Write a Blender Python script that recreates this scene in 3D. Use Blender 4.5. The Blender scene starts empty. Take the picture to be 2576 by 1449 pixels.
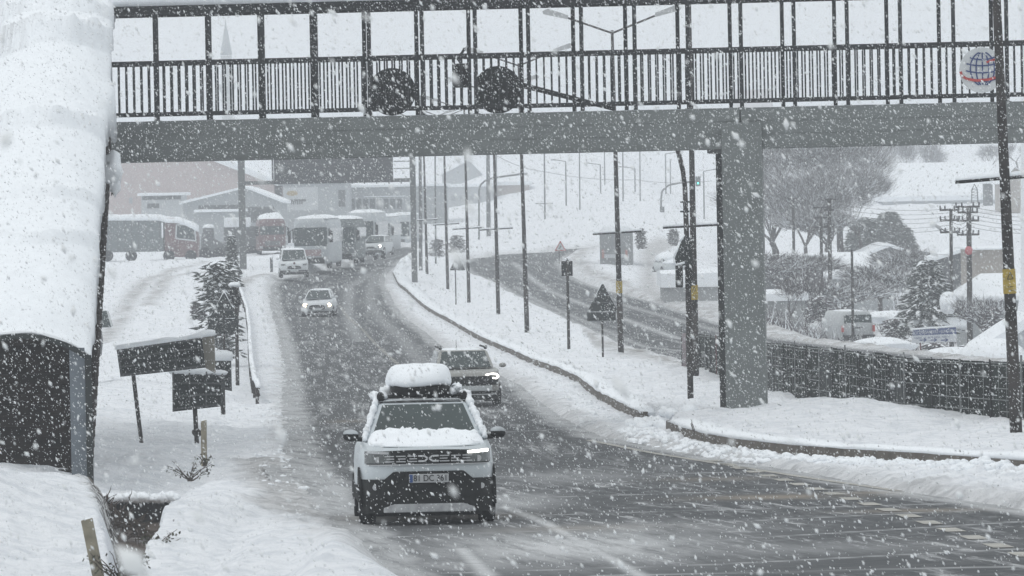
import bpy, math, random
import numpy as np
from mathutils import Vector, Matrix, Euler
rnd = random.Random(7)
nrg = np.random.default_rng(31)
S = bpy.context.scene
COL = S.collection
# ------------------------------------------------------------------ camera
FPX = 13000.0                       # focal length in pixels of a 2576 px wide picture
HC = 4.2                            # camera height
cam_d = bpy.data.cameras.new('camera'); cam = bpy.data.objects.new('camera', cam_d); COL.objects.link(cam)
cam_d.sensor_width = 36; cam_d.lens = FPX/2576*36
cam_d.clip_start = 0.5; cam_d.clip_end = 8000
PITCH = math.radians(0.99); ROLL = math.radians(-1.1)
ROT = Matrix.Rotation(math.pi/2-PITCH, 3, 'X') @ Matrix.Rotation(ROLL, 3, 'Z')
cam.matrix_world = Matrix.Translation((0, 0, HC)) @ ROT.to_4x4()
cam_d.dof.use_dof = True; cam_d.dof.focus_distance = 105; cam_d.dof.aperture_fstop = 17
S.camera = cam
# ------------------------------------------------------------------ world and sun: overcast snowfall
SUN_EL, SUN_AZ = math.radians(62), math.radians(235)
W = bpy.data.worlds.new('World'); S.world = W; W.use_nodes = True
nt = W.node_tree; bg = nt.nodes['Background']
sk = nt.nodes.new('ShaderNodeTexSky'); sk.sky_type = 'NISHITA'; sk.sun_disc = False
sk.sun_elevation = SUN_EL; sk.sun_rotation = SUN_AZ; sk.dust_density = 6; sk.air_density = 1.5
hs = nt.nodes.new('ShaderNodeHueSaturation'); hs.inputs['Saturation'].default_value = 0.15
mx = nt.nodes.new('ShaderNodeMixRGB'); mx.inputs[0].default_value = 0.85
mx.inputs[2].default_value = (8.1, 8.5, 8.75, 1)
nt.links.new(sk.outputs[0], hs.inputs['Color']); nt.links.new(hs.outputs[0], mx.inputs[1]); nt.links.new(mx.outputs[0], bg.inputs[0])
bg.inputs[1].default_value = 0.1
sd = bpy.data.lights.new('sun', 'SUN'); sd.energy = 0.4; sd.angle = math.radians(16); sd.color = (1, .97, .93)
so = bpy.data.objects.new('sun', sd); COL.objects.link(so); so.location = (0, -20, 60)
so.rotation_euler = (math.pi/2-SUN_EL, 0, math.pi-SUN_AZ)
vs = S.view_settings; S.display_settings.display_device = 'sRGB'
vs.view_transform = 'Standard'; vs.look = 'None'; vs.exposure = 0.13; vs.gamma = 1; vs.use_curve_mapping = False
S.render.engine = 'CYCLES'
S.cycles.max_bounces = 7; S.cycles.diffuse_bounces = 4; S.cycles.glossy_bounces = 3; S.cycles.volume_bounces = 2
S.cycles.transparent_max_bounces = 8; S.cycles.caustics_reflective = False; S.cycles.caustics_refractive = False

# ------------------------------------------------------------------ helpers
def ray(u, v):
    return ROT @ Vector(((u-1288)/FPX, -(v-724.5)/FPX, -1))
def P(u, v, d):
    r = ray(u, v); return Vector((0, 0, HC)) + r*(d/r.y)

A_D = [0, 50, 65, 88, 110, 134, 178, 221, 265, 302, 333, 366, 430, 520, 700]
A_Z = [-3.4, -3.85, -4.08, -4.5, -4.9, -5.32, -5.85, -6.1, -6.2, -6.28, -6.22, -6.1, -5.6, -5.2, -4.6]
def sstep(a, b, x):
    t = np.clip((x-a)/(b-a), 0, 1); return t*t*(3-2*t)
def road_z(X, D):
    """surface of roads and yards: a shallow sag, banked in the far bend"""
    X = np.asarray(X, float); D = np.asarray(D, float)
    z = np.interp(D, A_D, A_Z)
    lift = 0.135*np.clip(-X-3.0, 0, 11)*sstep(262, 322, D)
    lift = lift*(1-0.62*sstep(360, 430, D))
    # right hand valley, then the hillside beyond
    xe = np.interp(D, [0, 130, 165, 180, 196, 214, 251, 300, 400], [26, 21.5, 16.9, 15.2, 13.5, 11.6, 11.2, 12.5, 16.0])
    val = -2.1*sstep(0.3, 5.0, X-xe)*sstep(120, 170, D)
    hill = np.interp(D, [0, 340, 450, 560, 700, 900, 1200, 1600, 2600], [0, 0, 1.5, 4.2, 7.5, 14, 24, 33, 36])
    hill = hill*(0.12+0.88*sstep(-30, 14, X - 0.004*(D-400)))
    hill2 = np.interp(D, [0, 620, 900, 1300, 1700, 2600], [0, 0, 6, 16, 25, 28])
    return HC + z + lift + val + np.maximum(hill, hill2)
def G(u, v):
    """where the view ray through a picture point meets that surface"""
    r = ray(u, v); ds = np.geomspace(20, 1500, 6000)
    zz = HC + r.z*ds/r.y; xx = r.x*ds/r.y
    f = zz - road_z(xx, ds); i = int(np.argmax(f < 0))
    if f[i] >= 0: i = len(ds)-1
    d = ds[i]; return (xx[i], d)
def poly(pts): return np.array([G(*p) for p in pts])
def Xat(u, d): return P(u, 600, d).x
def kof(d): return FPX/d

def hashn(ix, iy, s):
    h = (ix*374761393 + iy*668265263 + s*1442695041) & 0x7fffffff
    h = ((h ^ (h >> 13))*1274126177) & 0x7fffffff
    return ((h ^ (h >> 16)) & 0xffff)/65535.0
def vnoise(x, y, s=0):
    x = np.asarray(x, float); y = np.asarray(y, float)
    x, y = np.broadcast_arrays(x, y)
    ix = np.floor(x).astype(np.int64); iy = np.floor(y).astype(np.int64)
    fx = x-ix; fy = y-iy; fx = fx*fx*(3-2*fx); fy = fy*fy*(3-2*fy)
    a = hashn(ix, iy, s); b = hashn(ix+1, iy, s); c = hashn(ix, iy+1, s); d = hashn(ix+1, iy+1, s)
    return a*(1-fx)*(1-fy)+b*fx*(1-fy)+c*(1-fx)*fy+d*fx*fy
def fbm(x, y, s=0, o=4):
    t = 0; a = .5; f = 1
    for i in range(o):
        t = t + a*(vnoise(x*f, y*f, s+i)-.5); a *= .5; f *= 2.03
    return t
def segdist(px, py, line):
    best = np.full(px.shape, 1e9)
    for (x0, y0), (x1, y1) in zip(line[:-1], line[1:]):
        dx, dy = x1-x0, y1-y0; L = dx*dx+dy*dy+1e-12
        t = np.clip(((px-x0)*dx+(py-y0)*dy)/L, 0, 1)
        best = np.minimum(best, (px-x0-t*dx)**2+(py-y0-t*dy)**2)
    return np.sqrt(best)
def inside(px, py, pg):
    ins = np.zeros(px.shape, bool); n = len(pg)
    for i in range(n):
        x0, y0 = pg[i]; x1, y1 = pg[(i+1) % n]
        c = (y0 > py) != (y1 > py)
        with np.errstate(divide='ignore', invalid='ignore'):
            xi = (x1-x0)*(py-y0)/(y1-y0+1e-12)+x0
        ins ^= c & (px < xi)
    return ins
def sdist(px, py, pg):
    d = segdist(px, py, np.vstack([pg, pg[:1]]))
    return np.where(inside(px, py, pg), -d, d)

# ------------------------------------------------------------------ materials
MATS = {}
def mat(name, c, rough=.6, metal=0, var=.12, scale=3., bump=0., emit=None, spec=.5):
    if name in MATS: return MATS[name]
    m = bpy.data.materials.new(name); m.use_nodes = True; n = m.node_tree; b = n.nodes['Principled BSDF']
    b.inputs['Roughness'].default_value = rough; b.inputs['Metallic'].default_value = metal
    b.inputs['Specular IOR Level'].default_value = spec
    tc = n.nodes.new('ShaderNodeTexCoord'); nz = n.nodes.new('ShaderNodeTexNoise')
    nz.inputs['Scale'].default_value = scale; nz.inputs['Detail'].default_value = 6
    n.links.new(tc.outputs['Object'], nz.inputs['Vector'])
    cr = n.nodes.new('ShaderNodeValToRGB')
    cr.color_ramp.elements[0].position = .3; cr.color_ramp.elements[1].position = .7
    cr.color_ramp.elements[0].color = (*[x*(1-var) for x in c], 1); cr.color_ramp.elements[1].color = (*[min(1, x*(1+var)) for x in c], 1)
    n.links.new(nz.outputs[0], cr.inputs[0]); n.links.new(cr.outputs[0], b.inputs['Base Color'])
    if bump:
        bp = n.nodes.new('ShaderNodeBump'); bp.inputs['Strength'].default_value = bump; bp.inputs['Distance'].default_value = .05
        n.links.new(nz.outputs[0], bp.inputs['Height']); n.links.new(bp.outputs[0], b.inputs['Normal'])
    if emit:
        b.inputs['Emission Color'].default_value = (*emit[0], 1); b.inputs['Emission Strength'].default_value = emit[1]
    MATS[name] = m; return m
SNOW = mat('snow', (.84, .87, .90), .8, var=.03, scale=5, bump=.35, spec=.2)
STEEL = mat('dark_steel', (.024, .026, .028), .6, 0, .3, 4, spec=.15)
GIRD = mat('grey_paint', (.150, .165, .163), .6, 0, .12, 1.6)
BLACK = mat('black_plastic', (.010, .011, .011), .6, 0, .3, 5, spec=.15)
RUBBER = mat('rubber', (.010, .010, .011), .9, 0, .3, 9, .3, spec=.1)
GLASS = mat('dark_glass', (.030, .045, .045), .12, 0, .2, 1.5)
WHITE = mat('white_paint', (.62, .66, .68), .35, 0, .05, 2)
PALE = mat('pale_paint', (.50, .53, .54), .4, 0, .06, 2)
SILV = mat('silver', (.42, .43, .44), .4, .4, .12, 5)
LAMP = mat('lit_headlight', (.9, .9, .85), .2, emit=((1, .97, .88), 7))
LAMPW = mat('lit_headlight_warm', (.9, .85, .7), .2, emit=((1, .84, .55), 9))
GREENL = mat('lit_green_signal', (.1, .8, .6), .3, emit=((.12, 1, .72), 3))
CHROME = mat('chrome', (.55, .56, .57), .25, .7, .05, 5)
POLE = mat('galvanised_dark', (.042, .038, .036), .7, 0, .45, 3, .2, spec=.12)
SIGNBK = mat('sign_back', (.030, .035, .035), .7, 0, .35, 2, spec=.12)
CONC = mat('kerb_concrete', (.105, .092, .078), .9, 0, .35, 3, .6)
PINK = mat('pink_render', (.44, .375, .365), .9, 0, .06, .8)
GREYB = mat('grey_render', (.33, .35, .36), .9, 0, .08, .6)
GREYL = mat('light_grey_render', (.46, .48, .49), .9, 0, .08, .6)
GREYD = mat('dark_wall', (.10, .105, .11), .85, 0, .25, .8)
BEIGE = mat('beige_render', (.33, .30, .27), .9, 0, .1, .8)
REDT = mat('red_truck', (.13, .066, .070), .5, 0, .3, 1.5)
REDB = mat('brown_red', (.12, .06, .062), .55, 0, .35, 1.5)
TARP = mat('grey_tarp', (.12, .14, .145), .7, 0, .25, 1.5)
YEL = mat('yellow_label', (.34, .245, .03), .6, 0, .25, 9)
WOOD = mat('weathered_wood', (.22, .20, .15), .85, 0, .3, 6, .5)
BARK = mat('bark', (.060, .050, .048), .9, 0, .4, 6, .5)
TWIG = mat('twig', (.11, .10, .105), .9, 0, .3, 6)
NEED = mat('needles', (.070, .080, .075), .8, 0, .4, 3)
DRY = mat('dry_stems', (.055, .042, .034), .9, 0, .4, 9)
LEAF = mat('withered_leaves', (.05, .055, .030), .8, 0, .5, 9)
BLUE = mat('blue_paint', (.03, .055, .17), .5, 0, .15, 5)
REDP = mat('red_paint', (.42, .05, .045), .5, 0, .2, 5)
EMB = mat('emblem_white', (.55, .57, .58), .5, 0, .08, 4)
FENCEM = mat('fence_sheet', (.014, .019, .017), .8, 0, .7, 1.3, .3, spec=.08)
FENCEL = mat('fence_rail', (.14, .15, .15), .5, .2, .5, 3)
RUST = mat('rust_red', (.10, .02, .022), .8, 0, .3, 5)
WATER = mat('muddy_water', (.21, .17, .145), .15, 0, .25, 2, .25)
STEP = mat('stair_tread', (.022, .015, .012), .9, 0, .5, 3, spec=.05)

def set_props(o, label=None, cat=None, group=None, kind=None):
    if label: o['label'] = label
    if cat: o['category'] = cat
    if group: o['group'] = group
    if kind: o['kind'] = kind
    return o
def thing(name, label, cat, loc=(0, 0, 0), rz=0, group=None, rot=None):
    o = bpy.data.objects.new(name, None); COL.objects.link(o); o.empty_display_size = .2
    o.location = loc; o.rotation_euler = rot or (0, 0, rz)
    return set_props(o, label, cat, group)
class MB:
    def __init__(s): s.v = []; s.f = []
    def add(s, vs, fs):
        n = len(s.v); s.v += [tuple(v) for v in vs]; s.f += [tuple(i+n for i in f) for f in fs]; return s
    def box(s, x0, x1, y0, y1, z0, z1, M=None):
        vs = [Vector((x, y, z)) for x in (x0, x1) for y in (y0, y1) for z in (z0, z1)]
        if M is not None: vs = [M @ v for v in vs]
        return s.add(vs, [(0, 1, 3, 2), (4, 6, 7, 5), (0, 4, 5, 1), (2, 3, 7, 6), (0, 2, 6, 4), (1, 5, 7, 3)])
    def tube(s, p0, p1, r0, r1=None, n=8):
        p0 = Vector(p0); p1 = Vector(p1); r1 = r0 if r1 is None else r1
        d = (p1-p0).normalized(); a = d.orthogonal().normalized(); b = d.cross(a)
        vs = []
        for p, r in ((p0, r0), (p1, r1)):
            for i in range(n):
                t = 2*math.pi*i/n; vs.append(p+(a*math.cos(t)+b*math.sin(t))*r)
        fs = [(i, (i+1) % n, n+(i+1) % n, n+i) for i in range(n)]+[tuple(range(n))[::-1], tuple(range(n, 2*n))]
        return s.add(vs, fs)
    def path(s, pts, r, n=6):
        for a, b in zip(pts[:-1], pts[1:]): s.tube(a, b, r, r, n)
        return s
    def prism(s, pts, axis, h0, h1):
        """pts: 2-D outline; axis 'y': outline in xz, extruded along y; 'x': outline in yz; 'z': outline in xy"""
        def mk(p, h): return {'y': (p[0], h, p[1]), 'x': (h, p[0], p[1]), 'z': (p[0], p[1], h)}[axis]
        n = len(pts); vs = [mk(p, h0) for p in pts]+[mk(p, h1) for p in pts]
        return s.add(vs, [(i, (i+1) % n, n+(i+1) % n, n+i) for i in range(n)]+[tuple(range(n))[::-1], tuple(range(n, 2*n))])
    def rings(s, R, cap=True):
        n = len(R[0]); vs = [p for r in R for p in r]; fs = []
        for k in range(len(R)-1):
            for i in range(n):
                j = (i+1) % n; fs.append((k*n+i, k*n+j, (k+1)*n+j, (k+1)*n+i))
        if cap: fs += [tuple(range(n))[::-1], tuple(range((len(R)-1)*n, len(R)*n))]
        return s.add(vs, fs)
    def grid(s, g):
        m, n = len(g), len(g[0]); vs = [p for r in g for p in r]
        return s.add(vs, [(i*n+j, i*n+j+1, (i+1)*n+j+1, (i+1)*n+j) for i in range(m-1) for j in range(n-1)])
    def blob(s, c, r, seed=0, amp=.25, n=14, m=9, zmin=None):
        c = Vector(c); R = []
        for i in range(m+1):
            th = math.pi*i/m; row = []
            for j in range(n):
                ph = 2*math.pi*j/n
                k = 1+amp*float(fbm(math.cos(ph)*math.sin(th)*2+seed, math.sin(ph)*math.sin(th)*2+math.cos(th)*3, seed, 3))*2
                p = Vector((r[0]*math.sin(th)*math.cos(ph)*k, r[1]*math.sin(th)*math.sin(ph)*k, r[2]*math.cos(th)*k))
                if zmin is not None: p.z = max(p.z, zmin)
                row.append(c+p)
            R.append(row)
        return s.rings(R, False)
    def build(s, name, m, parent=None, smooth=False, bevel=0, seg=2):
        me = bpy.data.meshes.new(name); me.from_pydata(s.v, [], s.f); me.update()
        me.materials.append(m)
        if smooth:
            me.polygons.foreach_set('use_smooth', [True]*len(me.polygons))
        o = bpy.data.objects.new(name, me); COL.objects.link(o)
        if parent: o.parent = parent
        if bevel:
            b = o.modifiers.new('bevel', 'BEVEL'); b.width = bevel; b.segments = seg; b.limit_method = 'ANGLE'
        return o
def fix_normals(o):
    import bmesh
    bm = bmesh.new(); bm.from_mesh(o.data); bmesh.ops.recalc_face_normals(bm, faces=bm.faces); bm.to_mesh(o.data); bm.free()
def copy_tree(o, parent=None, **kw):
    c = o.copy(); COL.objects.link(c)
    if parent: c.parent = parent
    for ch in list(o.children): copy_tree(ch, c)
    return c
def text_mesh(body, size, m, parent, M, name='lettering', extrude=.004, width=None):
    cu = bpy.data.curves.new('t', 'FONT'); cu.body = body; cu.size = size; cu.extrude = extrude
    cu.align_x = 'CENTER'; cu.align_y = 'CENTER'
    t = bpy.data.objects.new('t', cu); COL.objects.link(t)
    dg = bpy.context.evaluated_depsgraph_get(); dg.update()
    me = bpy.data.meshes.new_from_object(t.evaluated_get(dg)); bpy.data.objects.remove(t)
    if width:
        xs = [v.co.x for v in me.vertices]; k = width/(max(xs)-min(xs))
        for v in me.vertices: v.co.x *= k
    me.transform(M); me.name = name; me.materials.clear(); me.materials.append(m)
    o = bpy.data.objects.new(name, me); COL.objects.link(o); o.parent = parent; return o
FACE = Matrix.Rotation(math.pi/2, 4, 'X')       # text facing -Y (towards the viewer)

# ------------------------------------------------------------------ plan of roads (traced on the ground surface)
asphalt_L = poly([(1290, 1560), (1040, 1449), (905, 1315), (850, 1235), (800, 1175), (772, 1140), (765, 1090), (752, 1030), (745, 960), (735, 890),
                  (715, 820), (697, 765), (690, 722), (712, 702), (780, 690), (860, 672), (900, 650), (960, 634), (1020, 622),
                  (1060, 626), (1040, 640), (1005, 655), (965, 688), (957, 715), (985, 768), (1060, 838), (1130, 895), (1230, 940), (1290, 970),
                  (1340, 1015), (1400, 1058), (1480, 1098), (1640, 1128), (1760, 1152), (2000, 1192), (2200, 1232), (2400, 1262), (2576, 1288), (3200, 1400), (3200, 1560)])
kerb_line = poly([(1062, 628), (1042, 640), (1008, 662), (988, 694), (1001, 722), (1050, 766), (1120, 812), (1200, 860), (1300, 906), (1400, 946), (1452, 972),
                  (1500, 1012), (1560, 1046), (1612, 1072)])
kerb_line2 = poly([(1674, 1092), (1700, 1106), (1760, 1126), (1850, 1144), (1985, 1160), (2195, 1176), (2322, 1184), (2576, 1206), (3000, 1250)])
slush_band = np.vstack([asphalt_L[19:39], kerb_line2[::-1], kerb_line[::-1]])
asphalt_R = poly([(3000, 1110), (2576, 1052), (2250, 1010), (1900, 955), (1745, 926), (1640, 900), (1500, 836), (1420, 800), (1340, 760), (1260, 716), (1190, 688),
                  (1166, 664), (1200, 648), (1290, 638), (1400, 630), (1500, 622), (1500, 628), (1430, 640), (1400, 662), (1420, 690), (1470, 714), (1560, 740),
                  (1650, 764), (1730, 792), (1810, 816), (1920, 848), (2100, 872), (2300, 892), (2576, 926), (3000, 960)])
side_road = poly([(1625, 612), (1700, 602), (1690, 622), (1652, 645), (1645, 690), (1668, 745), (1700, 775), (1650, 760), (1612, 735), (1620, 680), (1615, 640)])
tracks = [poly([(520, 672), (440, 690), (370, 720), (330, 765), (290, 830), (262, 880)]), poly([(560, 690), (430, 705), (400, 740), (370, 790)]),
          poly([(700, 700), (640, 710), (600, 735)])]
shoulder = poly([(640, 1158), (790, 1158), (860, 1240), (905, 1315), (700, 1290), (680, 1230)])
DITCH = [(-5.95, 80.0), (-4.55, 60.5), (-3.8, 50.0)]

# ------------------------------------------------------------------ terrain
bk = poly([(1560, 742), (1700, 786), (1810, 818), (1920, 850), (2100, 874), (2300, 894), (2600, 930)]); o_b = np.argsort(bk[:, 1])
_o = np.argsort(asphalt_L[4:15, 1]); LEFT_D = asphalt_L[4:15, 1][_o]; LEFT_X = asphalt_L[4:15, 0][_o]+1.5
def terrain_off(X, D):
    # height of the snow above the road surface
    sA = np.minimum(sdist(X, D, asphalt_L), sdist(X, D, asphalt_R))
    sS = sdist(X, D, slush_band)
    n1 = fbm(X*.35, D*.12, 3, 4); n2 = fbm(X*1.6, D*.7, 9, 4); n3 = fbm(X*6, D*3.0, 5, 3)
    amp = np.clip(1-D/900, .2, 1)
    off = .33 + .30*n1 + .20*n2 + .06*n3*amp
    off += .12*sstep(.5, 3, sA)*np.clip(n1+.1, 0, 1)
    edge = sstep(-.10, .85+.5*n2, sA)
    off = -.12 + (off+.12)*edge
    lump = .085+.22*np.abs(n2)+.16*n3*np.clip(1.3-D/150, .3, 1)
    rightbank = sstep(5, 8.5, X)*(D < 100)
    lump = lump*(1+1.0*rightbank)+.04*rightbank
    band = -.12+(lump+.12)*sstep(-.05, .5, sA)
    left = sstep(0, .6, np.interp(D, LEFT_D, LEFT_X)-X)*(D < 300)
    flat = -.12+(.15+.16*np.abs(n2)+.09*n3+.05*n1)*sstep(-.10, .7+.5*n2, sA)+(.16+.3*n1)*sstep(1.2, 3.2, sA)
    off = off*(1-left)+np.where(sA < 6, np.minimum(off, flat+.3*sstep(3.2, 6, sA)), off)*left
    right = (X > 3)*(D > 120)*(sdist(X, D, asphalt_R) < 8)*(inside(X, D, asphalt_R) == False)*sstep(0, 1, X-np.interp(D, [100, 171, 251, 300, 400], [24, 15, 9, 9, 11]))
    off = off*(1-right*.7)
    off = np.where(sS < .30, band, off)
    far = sstep(-.5, .6, X-np.interp(D, bk[o_b, 1], bk[o_b, 0]))*(D > 120)*(D < 300)*(sA > 0)
    off = off*(1-far)+np.minimum(off, .06+.16*n2+.12*np.abs(n1))*far
    ss = sdist(X, D, side_road)
    off = off*(.25+.75*sstep(-.3, 1.2, ss))
    # left ditch
    dc = np.interp(D, [56, 64, 80], [-4.35, -4.78, -5.72]); hw = np.interp(D, [54, 60, 64, 80], [.10, .14, .27, .66])
    dd = np.abs(X-dc)/hw; m = (D < 80.0)
    off = off-.42*(1-sstep(57, 68, D))*sstep(-2.9, -3.6, X)
    off = np.where(m & (D > 54), off-np.interp(D, [56, 60, 66, 74, 80], [0, .6, .9, .98, .70])*(1-sstep(.45, 1.5+.7*n2, dd)), off)
    off -= .50*np.exp(-((X+5.75)/1.5)**2)*sstep(79.2, 80, D)*(1-sstep(81, 93, D))
    # mounds on both sides of the ditch
    off += .42*np.exp(-((X+7.6)/1.6)**2-((D-66)/8)**2) + .16*np.exp(-((X+4.0)/.55)**2-((D-70)/8)**2)
    # dirty bank along the far road
    bank = np.exp(-((sdist(X, D, asphalt_R)-1.4)/.9)**2)*(X > 3)*sstep(120, 170, D)
    off += .05*bank*(1+2*n2)
    off += .35*np.exp(-((X-6.8)/1.6)**2-((D-103)/4)**2)*0.6
    return off, sA, sS, ss, n1, n2, bank, dd
def make_grid():
    ang = np.concatenate([np.linspace(-38, -9, 16), np.linspace(-8, -6.3, 18), np.linspace(-6.2, 6.2, 500), np.linspace(6.3, 8, 18), np.linspace(9, 38, 16)])
    ds = np.concatenate([np.linspace(4, 50, 14), np.geomspace(51, 420, 560), np.geomspace(423, 2550, 120)])
    A, D = np.meshgrid(np.tan(np.radians(ang)), ds)
    return A*D, D
GX, GD = make_grid()
off, sA, sS, ssd, n1, n2, bank, ddt = terrain_off(GX, GD)
RZ = road_z(GX, GD); TZ = RZ + off
dirt = np.zeros(GX.shape)
for t in tracks: dirt = np.maximum(dirt, .8*np.exp(-(segdist(GX, GD, t)/.55)**2)*np.clip(.8+2*n2, 0, 1))
beyond = (GX > np.interp(GD, bk[o_b, 1], bk[o_b, 0])-.2)*(GD > 120)*(GD < 330)
dirt = np.maximum(dirt, .95*np.exp(-(segdist(GX, GD, bk)/6.5)**2)*np.clip(.75+2.5*n2, 0, 1)*beyond)
dirt = np.maximum(dirt, .6*sstep(-.02, .12, n1+.6*n2)*(GX > 9)*(GD > 215)*(GD < 420)*sstep(0, 3, GX-np.interp(GD, [100, 171, 251, 300, 400], [24, 19, 13, 14, 17])))
dirt = np.maximum(dirt, .75*(1-sstep(.0, .6, sdist(GX, GD, shoulder)+.5*n2)))
dirt = np.maximum(dirt, .6*(1-sstep(.1, 1.1, sA+.9*n2)))
dirt = np.maximum(dirt, np.clip(.35+1.4*n2, .05, .7)*(sS < .3)*(1-sstep(.1, 1.0, sA)))
dirt = np.maximum(dirt, .95*bank*np.clip(.7+2*n2, 0, 1))
dirt = np.maximum(dirt, .75*(1-sstep(-.5, .8, ssd+.8*n2)))
side_ = GX-np.interp(GD, [56, 64, 80], [-4.35, -4.78, -5.72])
soil = (1-sstep(.9, 1.7, ddt+1.6*n2+.5*fbm(GX*7, GD*4, 77)))*(1-sstep(.0, .35, side_+.3*n2))*((GD < 80.2) & (GD > 66))
def grid_mesh(name, X, D, Z, keep, attrs, m, **kw):
    nr, nc = X.shape
    idx = np.arange(nr*nc).reshape(nr, nc)
    q = np.stack([idx[:-1, :-1], idx[:-1, 1:], idx[1:, 1:], idx[1:, :-1]], -1).reshape(-1, 4)
    if keep is not None:
        kf = (keep[:-1, :-1] | keep[:-1, 1:] | keep[1:, 1:] | keep[1:, :-1]).reshape(-1); q = q[kf]
    used = np.unique(q); remap = np.full(nr*nc, -1); remap[used] = np.arange(len(used)); q = remap[q]
    co = np.stack([X, D, Z], -1).reshape(-1, 3)[used]
    me = bpy.data.meshes.new(name); me.vertices.add(len(co)); me.vertices.foreach_set('co', co.ravel())
    me.loops.add(len(q)*4); me.loops.foreach_set('vertex_index', q.ravel().astype(np.int32))
    me.polygons.add(len(q)); me.polygons.foreach_set('loop_start', np.arange(len(q), dtype=np.int32)*4)
    me.polygons.foreach_set('loop_total', np.full(len(q), 4, np.int32))
    me.polygons.foreach_set('use_smooth', np.ones(len(q), bool))
    me.update(calc_edges=True)
    for an, av in attrs.items():
        a = me.attributes.new(an, 'FLOAT', 'POINT'); a.data.foreach_set('value', av.reshape(-1)[used].astype(np.float32))
    me.materials.append(m); o = bpy.data.objects.new(name, me); COL.objects.link(o)
    return set_props(o, **kw)
def ground_mat():
    m = bpy.data.materials.new('snow_ground'); m.use_nodes = True; n = m.node_tree; b = n.nodes['Principled BSDF']; L = n.links.new
    b.inputs['Roughness'].default_value = .8; b.inputs['Specular IOR Level'].default_value = .15
    tc = n.nodes.new('ShaderNodeTexCoord')
    nz = n.nodes.new('ShaderNodeTexNoise'); nz.inputs['Scale'].default_value = 2.2; nz.inputs['Detail'].default_value = 9; nz.inputs['Roughness'].default_value = .7
    L(tc.outputs['Object'], nz.inputs[0])
    r1 = n.nodes.new('ShaderNodeValToRGB'); r1.color_ramp.elements[0].color = (.73, .76, .80, 1); r1.color_ramp.elements[1].color = (.89, .91, .94, 1)
    r1.color_ramp.elements[0].position = .38; r1.color_ramp.elements[1].position = .55; L(nz.outputs[0], r1.inputs[0])
    r2 = n.nodes.new('ShaderNodeValToRGB'); r2.color_ramp.elements[0].color = (.20, .19, .18, 1); r2.color_ramp.elements[1].color = (.62, .62, .62, 1)
    r2.color_ramp.elements[0].position = .35; r2.color_ramp.elements[1].position = .68; L(nz.outputs[0], r2.inputs[0])
    a = n.nodes.new('ShaderNodeAttribute'); a.attribute_name = 'dirt'
    m1 = n.nodes.new('ShaderNodeMixRGB'); L(a.outputs['Fac'], m1.inputs[0]); L(r1.outputs[0], m1.inputs[1]); L(r2.outputs[0], m1.inputs[2])
    r3 = n.nodes.new('ShaderNodeValToRGB'); r3.color_ramp.elements[0].color = (.040, .032, .027, 1); r3.color_ramp.elements[1].color = (.62, .62, .62, 1)
    r3.color_ramp.elements[0].position = .48; r3.color_ramp.elements[1].position = .57
    nz2 = n.nodes.new('ShaderNodeTexNoise'); nz2.inputs['Scale'].default_value = 9; nz2.inputs['Detail'].default_value = 6; L(tc.outputs['Object'], nz2.inputs[0]); L(nz2.outputs[0], r3.inputs[0])
    a2 = n.nodes.new('ShaderNodeAttribute'); a2.attribute_name = 'soil'
    m2 = n.nodes.new('ShaderNodeMixRGB'); L(a2.outputs['Fac'], m2.inputs[0]); L(m1.outputs[0], m2.inputs[1]); L(r3.outputs[0], m2.inputs[2])
    L(m2.outputs[0], b.inputs['Base Color'])
    bp = n.nodes.new('ShaderNodeBump'); bp.inputs['Strength'].default_value = .6; bp.inputs['Distance'].default_value = .06
    nz3 = n.nodes.new('ShaderNodeTexNoise'); nz3.inputs['Scale'].default_value = 7; nz3.inputs['Detail'].default_value = 8; nz3.inputs['Roughness'].default_value = .65; L(tc.outputs['Object'], nz3.inputs[0])
    ad = n.nodes.new('ShaderNodeMath'); L(nz.outputs[0], ad.inputs[0]); L(nz3.outputs[0], ad.inputs[1])
    bp.inputs['Strength'].default_value = .8; bp.inputs['Distance'].default_value = .10
    L(ad.outputs[0], bp.inputs['Height']); L(bp.outputs[0], b.inputs['Normal'])
    return m
grid_mesh('snow_ground', GX, GD, TZ, None, {'dirt': dirt, 'soil': soil}, ground_mat(), kind='structure', label='snow covered ground beside and between the roads')

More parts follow.
